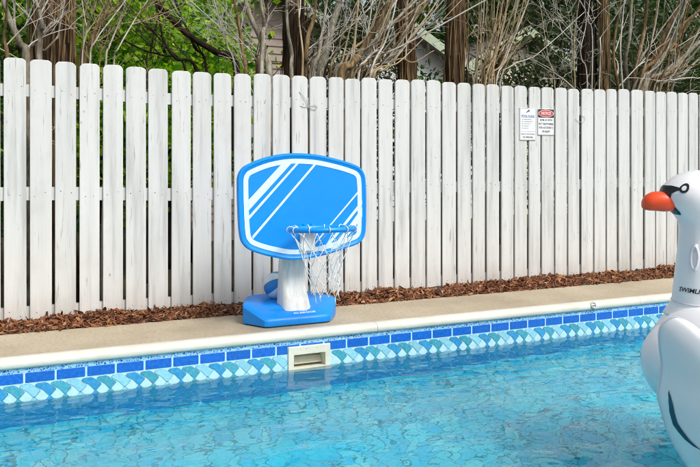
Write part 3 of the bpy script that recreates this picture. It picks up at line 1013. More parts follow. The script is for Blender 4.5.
rings = [ring_of(inset(O, 0.03), -0.045), ring_of(inset(O, 0.008), -0.045), ring_of(O, -0.034), ring_of(O, -0.006), ring_of(inset(O, 0.006), 0.003), ring_of(inset(O, 0.016), 0.004), ring_of(inset(O, 0.024), -0.001), ring_of(inset(O, 0.06), -0.001)]
mb.loft(rings)
board = mb.build('backboard', M['board'], hoop, smooth=35, recalc=True)
A, B = inset(O, 0.040), inset(O, 0.074)
mb = MB()
mb.add(ring_of(A, 0.0012) + ring_of(B, 0.0012), [(i, (i + 1) % n, n + (i + 1) % n, n + i) for i in range(n)])
mb.build('printed_border', M['print'], board)
stripes = [[(50, 206), (50, 246), (213, 66), (173, 72)], [(51, 266), (52, 279), (244, 62), (233, 63)], [(64, 341), (67, 351), (309, 66), (300, 65)],
           [(348, 305), (354, 305), (472, 166), (472, 157)], [(396, 305), (408, 305), (474, 222), (474, 206)], [(424, 305), (448, 305), (474, 268), (474, 234)],
           [(396, 305), (408, 305), (334, 396), (318, 398)], [(424, 305), (448, 305), (386, 384), (356, 391)], [(348, 305), (354, 305), (292, 380), (285, 380)]]
for k, s in enumerate(stripes):
    mb = MB()
    h = 0.0022 + 0.0002 * k
    pts = [bp(*p) for p in s]
    ar = sum(pts[i][0] * pts[(i + 1) % 4][1] - pts[(i + 1) % 4][0] * pts[i][1] for i in range(4))
    if ar < 0:
        pts = pts[::-1]
    mb.slab(pts, lambda a, b, d: BF(a, b, 0.0006 + d), h)
    mb.build('printed_stripe', M['print'], board)
# rim bracket, rim and net
RC = Vector((BU + 0.045, BV - 0.285, 0.708)); RR = 0.215
mb = MB()
mb.slab(rrect(RC.x - 0.066, RC.x + 0.046, 0.525, 0.70, 0.02), BF, 0.022, 0.006)
mb.build('bracket', M['stem'], hoop, smooth=40)
mb = MB()
mb.tube([Vector((RC.x - 0.03, BV, RC.z)), Vector((RC.x - 0.02, RC.y + RR, RC.z - 0.012))], 0.016, 10)
mb.tube([Vector((RC.x + 0.03, BV, RC.z)), Vector((RC.x + 0.02, RC.y + RR, RC.z - 0.012))], 0.016, 10)
RT = lambda p: Vector((p.x, p.y, p.z - (p.y - RC.y) * 0.055))
mb.tube([RT(RC + Vector((RR * math.cos(t), RR * math.sin(t), 0))) for t in np.linspace(0, 2 * math.pi, 49)[:-1]], 0.0175, 12, closed=True)
mb.build('rim', M['board'], hoop, smooth=50)
mb = MB()
NS = 11
levels = [(0.0, 0.222, 0.0), (0.06, 0.192, 0.0), (0.15, 0.150, 0.004), (0.23, 0.122, 0.010), (0.31, 0.105, 0.016), (0.385, 0.093, 0.022), (0.455, 0.085, 0.026)]
nr = random.Random(2)
kn = []
for li, (dz, r_, sh) in enumerate(levels):
    row = []
    for k in range(NS):
        t = 2 * math.pi * (k + 0.5 * (li % 2)) / NS
        j = 0.0 if li == 0 else 0.011
        z = -dz + nr.uniform(-j, j) * 1.3
        if li == len(levels) - 1:
            z += nr.uniform(-0.01, 0.03)
        row.append((RT if li == 0 else Vector)(RC + Vector((r_ * math.cos(t) + sh + nr.uniform(-j, j), r_ * math.sin(t) + nr.uniform(-j, j), z))))
    kn.append(row)
def sag(p, q, rad=0.0025):
    m_ = (p + q) / 2 + Vector((nr.uniform(-.004, .004), nr.uniform(-.004, .004), -0.004))
    mb.tube([p, p.lerp(m_, 0.55), m_, q.lerp(m_, 0.55), q], rad, 5)
for li in range(len(levels) - 1):
    for k in range(NS):
        p = kn[li][k]
        if li % 2 == 0:
            sag(p, kn[li + 1][k]); sag(p, kn[li + 1][k - 1])
        else:
            sag(p, kn[li + 1][k]); sag(p, kn[li + 1][(k + 1) % NS])
for k in range(NS):                                    # loops over the rim
    t = 2 * math.pi * k / NS
    dv = Vector((math.cos(t), math.sin(t), 0))
    loop = [RT(RC + dv * (RR + 0.024 * math.cos(a)) + Vector((0, 0, 0.022 * math.sin(a)))) for a in np.linspace(0, 2 * math.pi, 11)[:-1]]
    mb.tube(loop, 0.0034, 5, closed=True)
    mb.add([p + Vector((nr.uniform(-.006, .006), nr.uniform(-.006, .006), nr.uniform(-.006, .006))) for p in []], [])
for row in kn[1:]:
    for p in row:                                      # knots
        mb.tube([p + Vector((0, 0, 0.008)), p, p - Vector((0, 0, 0.008))], [0.0018, 0.0045, 0.0018], 6)
for k in range(0, NS, 3):
    p = kn[-1][k]
    mb.tube([p, p + Vector((0.004, 0.003, -0.03)), p + Vector((0.010, 0.0, -0.05))], [0.003, 0.003, 0.002], 5)
mb.build('net', M['cord'], hoop, True)

# ball behind the stem, resting in the cradle of the base
def ball():
    r_ = 0.104
    mb = MB()
    c = Vector((BU - 0.062, 5.135, 0.118 + r_))
    nu, nv = 32, 18
    rot = Matrix.Rotation(0.9, 3, 'X') @ Matrix.Rotation(0.5, 3, 'Y')
    vs_ = []
    for i in range(nv + 1):
        ph = math.pi * i / nv
        for k in range(nu):
            t = 2 * math.pi * k / nu
            g = 1.0 - (0.012 if (k % 4 == 0 and 0 < i < nv) else 0)
            vs_.append(c + rot @ (Vector((math.sin(ph) * math.cos(t), math.sin(ph) * math.sin(t), math.cos(ph))) * r_ * g))
    for i in range(nv):
        for k in range(nu):
            pan = (k // 4) % 4
            mb.add([vs_[i * nu + k], vs_[i * nu + (k + 1) % nu], vs_[(i + 1) * nu + (k + 1) % nu], vs_[(i + 1) * nu + k]], [(3, 2, 1, 0)], [0, 1, 2, 1][pan])
    import bmesh
    o = mb.build('beach_basketball', [M['ballb'], M['ballw'], M['ballt']], None, True, label='blue and white panelled ball tucked behind the white hoop stem', cat='ball')
    bm = bmesh.new(); bm.from_mesh(o.data)
    bmesh.ops.remove_doubles(bm, verts=bm.verts, dist=1e-5)
    bm.to_mesh(o.data); bm.free()
    o.data.polygons.foreach_set('use_smooth', [True] * len(o.data.polygons))
ball()

# ------------------------------------------------------------------ inflatable swan
SFW = 3.80
swan = empty('inflatable_swan', C(2.5, SFW, WZ), 'giant white inflatable swan float with orange beak on the water', 'pool float')
# body ring
def swan_body():
    mb = MB()
    cx, cf, hl, hw, tr = 2.487, 3.41, 0.68, 0.34, 0.285
    YD, YN = Vector((-0.819, 0.574)), Vector((-0.574, -0.819))
    cc0 = Vector((cx, cf))
    nu, nv = 72, 28
    zc = 0.105
    vs_, fs_ = [], []
    for i in range(nu):
        t = 2 * math.pi * i / nu
        ce = cc0 + YD * (hl * math.cos(t)) + YN * (hw * math.sin(t))
        tn = (YD * (-hl * math.sin(t)) + YN * (hw * math.cos(t))).normalized()
        nn = Vector((tn.y, -tn.x))
        if nn.dot(ce - Vector((cx, cf))) < 0:
            nn = -nn
        pucker = 1.0 - 0.008 * (math.sin(18 * t) > 0.93)
        for k in range(nv):
            a = 2 * math.pi * k / nv
            r_ = tr * pucker
            z = zc + math.sin(a) * r_ * (1.12 if math.sin(a) < 0 else 1.08)
            rad = math.cos(a) * r_
            p = ce + nn * rad
            if rad < 0 and (p - Vector((cx, cf))).dot(nn) < 0.03:
                p = ce + nn * -min(-rad, hw * 0.8)
            vs_.append(C(p.x, p.y, z))
    for i in range(nu):
        for k in range(nv):
            j = (i + 1) % nu
            fs_.append((i * nv + k, j * nv + k, j * nv + (k + 1) % nv, i * nv + (k + 1) % nv))
    mb.add(vs_, fs_)
    b = mb.build('body', M['vinyl'], swan, True, recalc=True)
    # seat floor of the ring
    mb = MB()
    pts = [C(*(cc0 + YD * ((hl - 0.05) * math.cos(t)) + YN * ((hw - 0.05) * math.sin(t))), -0.06) for t in np.linspace(0, 2 * math.pi, 41)[:-1]]
    mb.add(pts, [tuple(range(40))])
    mb.build('seat_floor', M['vinyl'], swan)
    # chest cushion in front
    mb = MB()
    cc = (1.845, SFW - 0.10, 0.09); rr_ = (0.285, 0.30, 0.255)
    nu, nv = 36, 20
    rings = []
    for i in range(1, nv):
        ph = math.pi * i / nv
        rings.append([C(cc[0] + rr_[0] * math.sin(ph) * math.cos(t), cc[1] + rr_[1] * math.sin(ph) * math.sin(t), cc[2] + rr_[2] * math.cos(ph)) for t in np.linspace(0, 2 * math.pi, nu + 1)[:-1]])
    mb.loft(rings)
    mb.build('chest', M['vinyl'], swan, True, recalc=True)
swan_body()

# neck and head: stacked ellipses (z, left, right, half depth)
NK = [(0.33, 1.715, 2.16, 0.215), (0.385, 1.752, 2.115, 0.178), (0.395, 1.760, 2.105, 0.170), (0.45, 1.766, 2.10, 0.166), (0.55, 1.776, 2.095, 0.158), (0.65, 1.787, 2.085, 0.149), (0.74, 1.796, 2.075, 0.140), (0.80, 1.799, 2.068, 0.136),
      (0.84, 1.790, 2.066, 0.138), (0.875, 1.768, 2.066, 0.144), (0.905, 1.735, 2.066, 0.150), (0.935, 1.708, 2.062, 0.154), (0.965, 1.695, 2.055, 0.156), (0.995, 1.690, 2.044, 0.154), (1.025, 1.703, 2.028, 0.147), (1.055, 1.733, 2.004, 0.134), (1.08, 1.766, 1.975, 0.114), (1.10, 1.806, 1.942, 0.085), (1.112, 1.845, 1.91, 0.048), (1.117, 1.87, 1.885, 0.012)]
zz = [r[0] for r in NK]
def neck_pt(z, ang, off=0.0):                          # ang 0 = towards the beak, 90 = towards the camera
    l_ = np.interp(z, zz, [r[1] for r in NK]); rt = np.interp(z, zz, [r[2] for r in NK]); hf = np.interp(z, zz, [r[3] for r in NK])
    c = (l_ + rt) / 2; a = (rt - l_) / 2 + off; b = hf + off
    return C(c - a * math.cos(ang), SFW - b * math.sin(ang), z)
mb = MB()
zs = np.concatenate([np.linspace(0.33, 1.0, 40), np.linspace(1.01, 1.117, 16)])
mb.loft([[neck_pt(z, 2 * math.pi * k / 40) for k in range(40)] for z in zs])
neck = mb.build('neck_and_head', M['vinyl'], swan, True, recalc=True)
mb = MB()
mb.tube([neck_pt(0.405, 2 * math.pi * k / 48, 0.001) for k in range(48)], 0.004, 6, closed=True)
mb.build('neck_seam', M['seam'], neck, True)
# beak
mb = MB()
BKp = [(1.735, 0.945, 0.062, 0.070), (1.70, 0.944, 0.064, 0.070), (1.675, 0.947, 0.064, 0.066), (1.645, 0.947, 0.061, 0.060), (1.62, 0.942, 0.054, 0.052), (1.602, 0.936, 0.043, 0.041), (1.591, 0.931, 0.028, 0.026), (1.586, 0.929, 0.008, 0.008)]
mb.loft([[C(R, SFW + rf * math.cos(t), z + rz * math.sin(t) * (0.92 + 0.08 * math.cos(2 * t))) for t in np.linspace(0, 2 * math.pi, 25)[:-1]] for R, z, rz, rf in BKp])
mb.build('beak', M['orange'], swan, True, recalc=True)
# black mask round the beak, running up to the eye on each side
rows = [(0.875, 0.0, 19), (0.89, 0, 24), (0.91, 0, 24), (0.94, 0, 24), (0.97, 0, 25), (0.992, 0, 29), (1.006, 0, 38), (1.014, 0, 46), (1.021, 0, 45), (1.028, 0, 36), (1.034, 0, 22)]
mb = MB()
nA = 17
vs_ = []
for z, _, w in rows:
    for k in range(nA):
        vs_.append(neck_pt(z, math.radians(-w + 2 * w * k / (nA - 1)), 0.0018))
mb.add(vs_, [(i * nA + k, i * nA + k + 1, (i + 1) * nA + k + 1, (i + 1) * nA + k) for i in range(len(rows) - 1) for k in range(nA - 1)])
mb.build('black_mask', M['black'], neck, True)
for sgn in (1, -1):
    for nm, rad, off, mt in (('eye_ring', 0.0225, 0.0030, 'black'), ('eye', 0.0115, 0.0042, 'signw')):
        mb = MB()
        zc, ac = 1.022, math.radians(50)
        pts = [neck_pt(zc, sgn * ac, off + 0.001)]
        for t in np.linspace(0, 2 * math.pi, 21)[:-1]:
            pts.append(neck_pt(zc + rad * math.sin(t) * 1.15, sgn * (ac + rad * math.cos(t) / 0.15), off))
        mb.add(pts, [(0, 1 + k, 1 + (k + 1) % 20) for k in range(20)])
        mb.build(nm, M[mt], neck, True)
# lettering round the neck
def neck_text(x, y):
    return neck_pt(0.478 + y, math.radians(11) + (x + 0.085) / 0.166, 0.0016)
put_text('SWIMLINE', 0.034, neck_text, M['black'], neck, 0.0006, 0.17, 1.0, 0.2)
# handles
for sgn in (1, -1):
    mb = MB()
    ang = math.radians(43 if sgn == 1 else -118)
    hp = []
    for t in np.linspace(0, math.pi * 2, 25)[:-1]:
        hp.append(neck_pt(0.655 + 0.058 * math.sin(t), ang + sgn * 0.11 * math.cos(t), 0.016))
    mb.tube(hp, 0.008, 8, closed=True)
    for s in (-1, 1):
        mb.tube([neck_pt(0.655 + 0.062 * s, ang, 0.0), neck_pt(0.655 + 0.060 * s, ang, 0.016)], 0.011, 8)
    mb.build('handle', M['seam'], swan, True)
# wings: inflated pillows
WO = [(1.437, 0.077), (1.447, 0.007), (1.479, -0.109), (1.540, -0.226), (1.62, -0.30), (1.80, -0.34), (2.05, -0.30), (2.30, -0.16), (2.52, 0.02), (2.70, 0.22), (2.78, 0.40), (2.70, 0.44), (2.50, 0.36), (2.25, 0.25), (1.98, 0.23), (1.80, 0.27), (1.70, 0.305), (1.628, 0.352), (1.560, 0.418), (1.510, 0.444), (1.478, 0.435), (1.446, 0.390), (1.442, 0.32), (1.450, 0.22), (1.444, 0.14)]
WC = Vector((1.80, 0.02))
Wd = [Vector(p) for p in catmull(WO, 4)]
WFd = 3.22
TH = 0.17
angs = sorted(((math.atan2(p.y - WC.y, p.x - WC.x), (p - WC).length) for p in Wd))
def wing_depth(R, z):
    q = Vector((R, z)) - WC
    a = math.atan2(q.y, q.x)
    rad = np.interp(a, [x[0] for x in angs], [x[1] for x in angs], period=2 * math.pi)
    s = min(q.length / rad, 1.0)
    return TH * max(1 - s ** 2.6, 0.0) ** 0.5
for sgn in (1, -1):
    mb = MB()
    Fc = WFd
    sh = Vector((0, 0)) if sgn == 1 else Vector((0.69, 0.98))
    WP = lambda R, d_, z: C(R + sh.x, Fc + sh.y - 0.70 * (R - 1.50) - sgn * d_, z)
    n = len(Wd)
    S = [1.0, 0.985, 0.96, 0.92, 0.86, 0.78, 0.68, 0.56, 0.42, 0.26, 0.12]
    vs_, fs_ = [], []
    rings = []
    for side in (1, -1):
        for s in (S if side == 1 else S[1:]):
            ring = [WP(WC.x + (p.x - WC.x) * s, side * TH * max(1 - s ** 2.6, 0) ** 0.5, WC.y + (p.y - WC.y) * s) for p in Wd]
            rings.append(ring)
    order = rings[:len(S)][::-1] + rings[len(S):]
    mb.loft(order)
    w = mb.build('wing', M['vinyl'], swan, True, recalc=True)
    mb = MB()
    mb.tube([WP(p.x, 0.0, p.y) for p in Wd], 0.0045, 5, closed=True)
    mb.build('welded_seam', M['seam'], w, True)
    # printed feather curve
    cur = [(1.452, 0.13, 0.0), (1.456, 0.07, 0.8), (1.462, 0.02, 1.05), (1.472, -0.025, 1.15), (1.488, -0.055, 1.1), (1.505, -0.080, 0.95), (1.525, -0.098, 0.65), (1.547, -0.108, 0.0)]
    cs_ = np.array(cur); tt = np.linspace(0, len(cur) - 1, 43)
    cur = [tuple(np.interp(q, range(len(cs_)), cs_[:, j]) for j in range(3)) for q in tt]
    vs_ = []
    for (R, z, wd) in cur:
        for e in (-1, 1):
            R2 = R + e * wd * 0.0050; z2 = z + e * wd * 0.0042
            q2 = Vector((R2, z2)) - WC
            lim = float(np.interp(math.atan2(q2.y, q2.x), [x[0] for x in angs], [x[1] for x in angs], period=2 * math.pi)) * 0.965
            if q2.length > lim:
                q2 = q2.normalized() * lim
                R2, z2 = WC.x + q2.x, WC.y + q2.y
            dpt = wing_depth(R2, z2) + 0.007
            vs_.append(WP(R2, dpt, z2))
    mb = MB()
    mb.add(vs_, [(2 * i, 2 * i + 1, 2 * i + 3, 2 * i + 2) for i in range(len(cur) - 1)])
    mb.build('printed_feather_line', M['navy'], w, True)
# tail
mb = MB()
mb.loft([[C(R, 3.02 - 0.5 * (R - 3.1) + rf * math.cos(t), z + rz * math.sin(t)) for t in np.linspace(0, 2 * math.pi, 25)[:-1]] for R, z, rz, rf in
         ((3.10, 0.16, 0.16, 0.26), (3.26, 0.24, 0.15, 0.24), (3.42, 0.36, 0.12, 0.19), (3.54, 0.48, 0.08, 0.12), (3.60, 0.55, 0.03, 0.04))])
mb.build('tail', M['vinyl'], swan, True, recalc=True)

# ------------------------------------------------------------------ trees and houses behind the fence
def path_noise(pts, amp, seed, sub=5):
    out = []
    m = len(pts)
    for i in range(m - 1):
        p0 = pts[max(i - 1, 0)]; p1 = pts[i]; p2 = pts[i + 1]; p3 = pts[min(i + 2, m - 1)]
        for s in range(sub):
            t = s / sub
            q = 0.5 * (2 * p1 + (p2 - p0) * t + (2 * p0 - 5 * p1 + 4 * p2 - p3) * t * t + (3 * p1 - 3 * p2 + p3 - p0) * t ** 3)
            out.append(q + noise.noise_vector(q * 2.3 + Vector((seed, 0, 0))) * amp)
    out.append(pts[-1])
    return out

def trunk_mesh(mb, pts, r0, r1, seed, flute=0.16, n=28):
    P = path_noise(pts, r0 * 0.12, seed, 6)
    m = len(P)
    rings = []
    for i, p in enumerate(P):
        f = i / (m - 1)
        r_ = (r0 + (r1 - r0) * f) * (1 + 0.35 * max(0, 0.18 - f) / 0.18)
        ring = []
        for k in range(n):
            t = 2 * math.pi * k / n
            d = Vector((math.cos(t), math.sin(t), 0))
            nz = noise.noise(Vector((math.cos(t) * 2.6 + seed, math.sin(t) * 2.6, p.z * 0.5))) + 0.5 * noise.noise(Vector((math.cos(t) * 6 + seed, math.sin(t) * 6, p.z * 1.1)))
            ring.append(p + d * r_ * (1 + flute * nz))
        rings.append(ring)
    mb.loft(rings)

def twig(mb, p, d, L, r_, rg, depth, droop=0.0, wob=0.35, nb=3):
    steps = 6
    pts = [p]; q = p.copy(); dd = d.normalized()
    for i in range(steps):
        dd = (dd + Vector((rg.gauss(0, wob), rg.gauss(0, wob), rg.gauss(0, wob) - droop)) * 0.35).normalized()
        q = q + dd * (L / steps)
        pts.append(q.copy())
    rad = [max(r_ * (1 - 0.8 * i / steps), 0.0018) for i in range(steps + 1)]
    mb.tube(pts, rad, 5 if r_ < 0.012 else 7, cap=False)
    if depth > 0:
        for _ in range(nb):
            k = rg.randint(1, steps - 1)
            cd = (pts[k + 1] - pts[k]).normalized()
            o_ = Vector((rg.gauss(0, 1), rg.gauss(0, 1), rg.gauss(0.25, 1)))
            o_ = (o_ - cd * o_.dot(cd)).normalized()
            twig(mb, pts[k], cd * 0.75 + o_ * rg.uniform(0.4, 0.9), L * rg.uniform(0.35, 0.65), rad[k] * 0.65, rg, depth - 1, droop, wob, nb)

def leaves(name, centers, spread, per, size, mat, parent, seed, flat=0.0, aspect=0.6, **kw):
    r = np.random.default_rng(seed)
    cs = np.repeat(np.asarray(centers, float), per, 0)
    N = len(cs)
    off = r.normal(0, 1, (N, 3)) * np.asarray(spread)
    Pc = cs + off
    D = r.normal(0, 1, (N, 3)); D[:, 2] -= 0.35; D /= np.linalg.norm(D, axis=1)[:, None]
    S = np.cross(D, r.normal(0, 1, (N, 3)) + np.array([0, 0, flat])); S /= np.linalg.norm(S, axis=1)[:, None]
    U = np.cross(D, S)
    L = size * r.uniform(0.55, 1.35, N)[:, None]
    V = np.stack([Pc - D * L * 0.5, Pc + S * L * aspect * 0.5 + U * L * 0.10, Pc + D * L * 0.55, Pc - S * L * aspect * 0.5 + U * L * 0.10], 1)
    Q = np.arange(N * 4).reshape(N, 4)
    return np_mesh(name, V.reshape(-1, 3), Q, mat, parent, False, **kw)

def blob_centers(c, rad, n, seed, low=-1.0):
    r = np.random.default_rng(seed)
    out = []
    while len(out) < n:
        q = r.uniform(-1, 1, 3)
        m = np.linalg.norm(q)
        if m < 1 and q[2] > low and (m > 0.45 or r.random() < 0.5):
            out.append((c[0] + q[0] * rad[0], c[1] + q[1] * rad[1], c[2] + q[2] * rad[2]))
    return out

def base_at(px, v):
    p = Pv(px, 200, v)
    return Vector((p.x, p.y, -0.06))

# --- big stringy-barked evergreens: px at the fence top, depth, radius, colour, lean
def evergreen(px, v, r0, barks, label, seed, lean=(0, 0), crown_z=6.2, twigs=18, twc='tw_t', side=None, tL=0.9, name='cypress_tree'):
    b = base_at(px, v)
    t = empty(name, b, label, 'tree', 'evergreen trees behind the fence')
    mb = MB()
    top = b + Vector((lean[0] * 3, lean[1] * 3, 8.6))
    trunk_mesh(mb, [b, b.lerp(top, 0.2), b.lerp(top, 0.45), b.lerp(top, 0.75), top], r0, r0 * 0.35, seed)
    mb.build('trunk', M[barks[0]], t, 60)
    rg = random.Random(seed)
    # loose strips of bark
    mb = MB()
    for k in range(30):
        a = rg.uniform(math.pi * 0.9, math.pi * 2.1)
        z0 = rg.uniform(0.6, 2.4); L = rg.uniform(0.4, 1.3)
        pts = []
        for i in range(7):
            z = z0 + L * i / 6
            f = (z + 0.06) / 8.66
            c = b.lerp(top, f)
            rr_ = r0 * (1 - 0.62 * f) * 1.10 + 0.006 + rg.uniform(0, 0.008)
            aa = a + 0.10 * math.sin(i * 0.9 + k)
            pts.append(Vector((c.x + math.cos(aa) * rr_, c.y + math.sin(aa) * rr_, z)))
        mb.tube(pts, [rg.uniform(0.004, 0.012) * (1 - 0.6 * abs(i - 3) / 3) + 0.002 for i in range(7)], 5, cap=False)
    mb.build('bark_strip', M[barks[1]], t, True, kind='stuff')
    mb = MB()
    for k in range(twigs):
        z = rg.uniform(1.3, 3.2)
        f = (z + 0.06) / 8.66
        c = b.lerp(top, f)
        a = rg.uniform(0, 2 * math.pi) if side is None else rg.gauss(side, 0.9)
        d = Vector((math.cos(a), math.sin(a), rg.uniform(0.2, 1.2)))
        twig(mb, c + Vector((math.cos(a), math.sin(a), 0)) * r0 * 0.7, d, rg.uniform(0.5, 1.2) * tL, rg.uniform(0.005, 0.013), rg, 2, 0.05, 0.4)
    if twigs:
        mb.build('bare_twigs', M[twc], t, True, kind='stuff')
    cen = []
    for k in range(44):
        z = crown_z + rg.random() ** 1.3 * 3.0
        rad = 0.35 + 1.0 * max(0.0, 1 - (z - crown_z) / 3.2)
        a = rg.uniform(0, 2 * math.pi); q = rad * math.sqrt(rg.random())
        cen.append((top.x * 0.7 + b.x * 0.3 + q * math.cos(a), b.y + q * math.sin(a), z))
    leaves('crown', cen, (0.16, 0.16, 0.22), 40, 0.13, M['lf_dark'], t, seed, aspect=0.35)
    return t

evergreen(50, 6.35, 0.185, ('bark_r', 'bark_t'), 'thick stringy brown evergreen trunk near the left end of the fence', 3, twigs=5, twc='tw_g', lean=(0.02, 0))
evergreen(294, 6.75, 0.135, ('bark_r', 'bark_d'), 'dark brown evergreen trunk behind the fence above the backboard', 5, twigs=4, lean=(0.01, 0.02))
evergreen(409, 6.75, 0.115, ('bark_r', 'bark_t'), 'reddish brown leaning evergreen trunk right of the tangled pale branches', 8, twigs=4, lean=(-0.05, 0))
evergreen(453, 6.40, 0.138, ('bark_r', 'bark_t'), 'broad red brown evergreen trunk at the middle of the fence', 12, twigs=6, lean=(0.03, 0), side=0.2, tL=0.7)
evergreen(586, 6.45, 0.120, ('bark_d', 'bark_d'), 'almost black evergreen trunk behind the fence right of the signs', 17, twigs=5, twc='tw_g')
evergreen(603, 6.30, 0.062, ('bark_t', 'bark_t'), 'slim tan evergreen trunk touching the almost black one', 19, twigs=3, twc='tw_g', lean=(0.01, 0))

# --- multi-stemmed clumps: each stem traced at its own depth and carried on to the ground and into the crown
def clump(name, label, v, stems, seed, twig_mat, n_tw, tdir, crown=None, tw_len=0.8, tw_r=(0.004, 0.010), spreadv=0.35, up=(0.3, 1.2), zr=(1.2, 2.7), depth=2, wob=0.28):
    rg = random.Random(seed)
    b = base_at(sum(s[0][0][0] for s in stems) / len(stems), v)
    t = empty(name, b, label, 'tree', 'bare branched shrubs and trees behind the fence')
    tips = []
    for (pts, rpx, mt) in stems:
        vv = v + rg.uniform(-spreadv, spreadv) * 0.5
        P = [Pv(px, py, vv + rg.uniform(-0.05, 0.05)) for px, py in pts]
        foot = Vector((P[0].x * 0.6 + b.x * 0.4, P[0].y * 0.7 + b.y * 0.3, -0.06))
        mid_ = foot.lerp(P[0], 0.55)
        ed = (P[-1] - P[-2]).normalized(); ed.z = max(ed.z, 0.55)
        end = P[-1] + ed.normalized() * (0.25 if P[-1].z < 2.2 else 1.2)
        r_ = rpx * (vv / 0.93) / 700
        mb = MB()
        full = path_noise([foot, mid_] + P + [end], 0.012, seed + rpx, 5)
        m = len(full)
        mb.tube(full, [r_ * (1.15 - 0.75 * i / (m - 1)) * (1 + 0.12 * noise.noise(full[i] * 9)) for i in range(m)], 10)
        mb.build('stem', M[mt], t, True)
        tips.append((full, r_))
    mb = MB()
    for k in range(n_tw):
        full, r_ = rg.choice(tips)
        cand = [p for p in full if zr[0] < p.z < zr[1]]
        p = rg.choice(cand) if cand else full[-1]
        a = math.radians(rg.gauss(tdir, 38))
        d = Vector((math.cos(a) * rg.uniform(0.5, 1.2), rg.gauss(0, 0.5), rg.uniform(*up)))
        twig(mb, p, d, rg.uniform(0.5, 1.3) * tw_len, rg.uniform(*tw_r), rg, depth, 0.02, wob)
    if n_tw:
        mb.build('bare_twigs', M[twig_mat], t, True, kind='stuff')
    if crown:
        leaves('crown', blob_centers((b.x + crown[0], b.y + 0.3, crown[1]), (crown[2], 0.9, crown[3]), 60, seed), (0.16, 0.16, 0.16), crown[4], crown[5], M[crown[6]], t, seed)
    return t

def sweep(n, x0, x1, ybase, dx, yend, rr, mats, seed):
    rg = random.Random(seed)
    out = []
    for _ in range(n):
        a = rg.uniform(x0, x1); e = a + rg.uniform(*dx); y = rg.uniform(*yend)
        k = rg.uniform(0.35, 0.6)
        m1 = (a + (e - a) * k, ybase + (y - ybase) * (k - rg.uniform(0.05, 0.16)))
        m2 = (a + (e - a) * (k + 0.28), ybase + (y - ybase) * (k + 0.2))
        out.append(([(a, ybase), m1, m2, (e, y)], rg.uniform(*rr), rg.choice(mats)))
    return out

clump('bare_shrub', 'pale grey bare branches at the far left above the fence', 6.0,
      [([(26, 60), (20, 45), (10, 22), (3, 0)], 3.6, 'bark_g'), ([(25, 62), (18, 40), (14, 20), (14, 0)], 1.6, 'bark_g'), ([(8, 62), (4, 40), (5, 25)], 2.0, 'bark_t'), ([(27, 62), (33, 45), (45, 30), (52, 22), (64, 15)], 1.3, 'bark_g'), ([(41, 62), (46, 50), (58, 36), (60, 25)], 1.2, 'bark_g'), ([(40, 38), (42, 28), (38, 8), (36, 0)], 2.6, 'bark_g')],
      21, 'tw_g', 9, 60, tw_len=0.55)
clump('bare_shrub', 'tan bare twigs rising in front of bright green leaves at left', 6.1,
      [([(80, 63), (88, 45), (100, 20), (109, 0)], 1.8, 'bark_t'), ([(84, 63), (92, 40), (98, 22), (112, 10)], 2.2, 'bark_t'), ([(90, 64), (97, 40), (120, 8)], 1.0, 'tw_g'), ([(106, 65), (109, 48), (118, 25), (125, 5)], 1.0, 'tw_g'), ([(82, 62), (87, 30), (84, 12)], 0.8, 'tw_g'), ([(114, 65), (118, 50), (135, 20), (148, 0)], 0.9, 'tw_g')],
      23, 'tw_t', 20, 70, tw_len=0.6, tw_r=(0.003, 0.007))
clump('leaning_tree', 'dark leaning branches crossing the bright leaves left of the backboard', 6.9,
      [([(236, 68), (215, 52), (185, 32), (158, 5), (152, -8)], 3.6, 'bark_d'), ([(196, 70), (176, 58), (163, 40), (158, 15)], 1.7, 'bark_d'), ([(185, 68), (160, 55), (130, 44)], 1.3, 'bark_d'), ([(206, 68), (195, 48), (190, 36)], 1.6, 'bark_d'), ([(146, 66), (150, 50), (153, 35), (158, 20)], 1.0, 'bark_d')],
      25, 'tw_d', 26, 140, tw_len=0.8, tw_r=(0.003, 0.008))
clump('multi_stem_tree', 'forked grey stems rising just left of the dark trunk above backboard', 6.2,
      [([(269, 75), (265, 55), (261, 38), (250, 15), (246, 0)], 4.0, 'bark_g'), ([(262, 42), (264, 28), (262, 12), (260, -4)], 2.6, 'bark_g'), ([(246, 74), (242, 50), (238, 22), (234, 0)], 2.3, 'bark_t'), ([(235, 73), (228, 48), (225, 38)], 1.1, 'tw_g'), ([(270, 62), (258, 55), (242, 44), (231, 36)], 1.1, 'tw_g'), ([(258, 74), (256, 58), (259, 45)], 2.6, 'bark_r')],
      27, 'tw_g', 12, 110, tw_len=0.6, tw_r=(0.003, 0.007))
clump('multi_stem_tree', 'fanning grey and tan stems above the right half of the backboard', 6.15,
      [([(292, 77), (292, 55), (288, 35), (286, 12), (286, -4)], 2.3, 'bark_g'), ([(304, 77), (305, 55), (308, 35), (314, 18), (316, 0)], 3.2, 'bark_t'), ([(321, 77), (325, 55), (331, 30), (338, 5), (341, -6)], 5.2, 'bark_g'), ([(313, 77), (318, 55), (322, 30), (326, 5)], 2.4, 'bark_g'), ([(302, 77), (302, 52), (300, 30), (298, 5)], 1.3, 'tw_t'), ([(310, 68), (320, 55), (336, 40)], 1.3, 'bark_g'), ([(325, 77), (334, 55), (339, 30)], 1.1, 'bark_d')],
      29, 'tw_g', 16, 80, tw_len=0.6, tw_r=(0.003, 0.008))
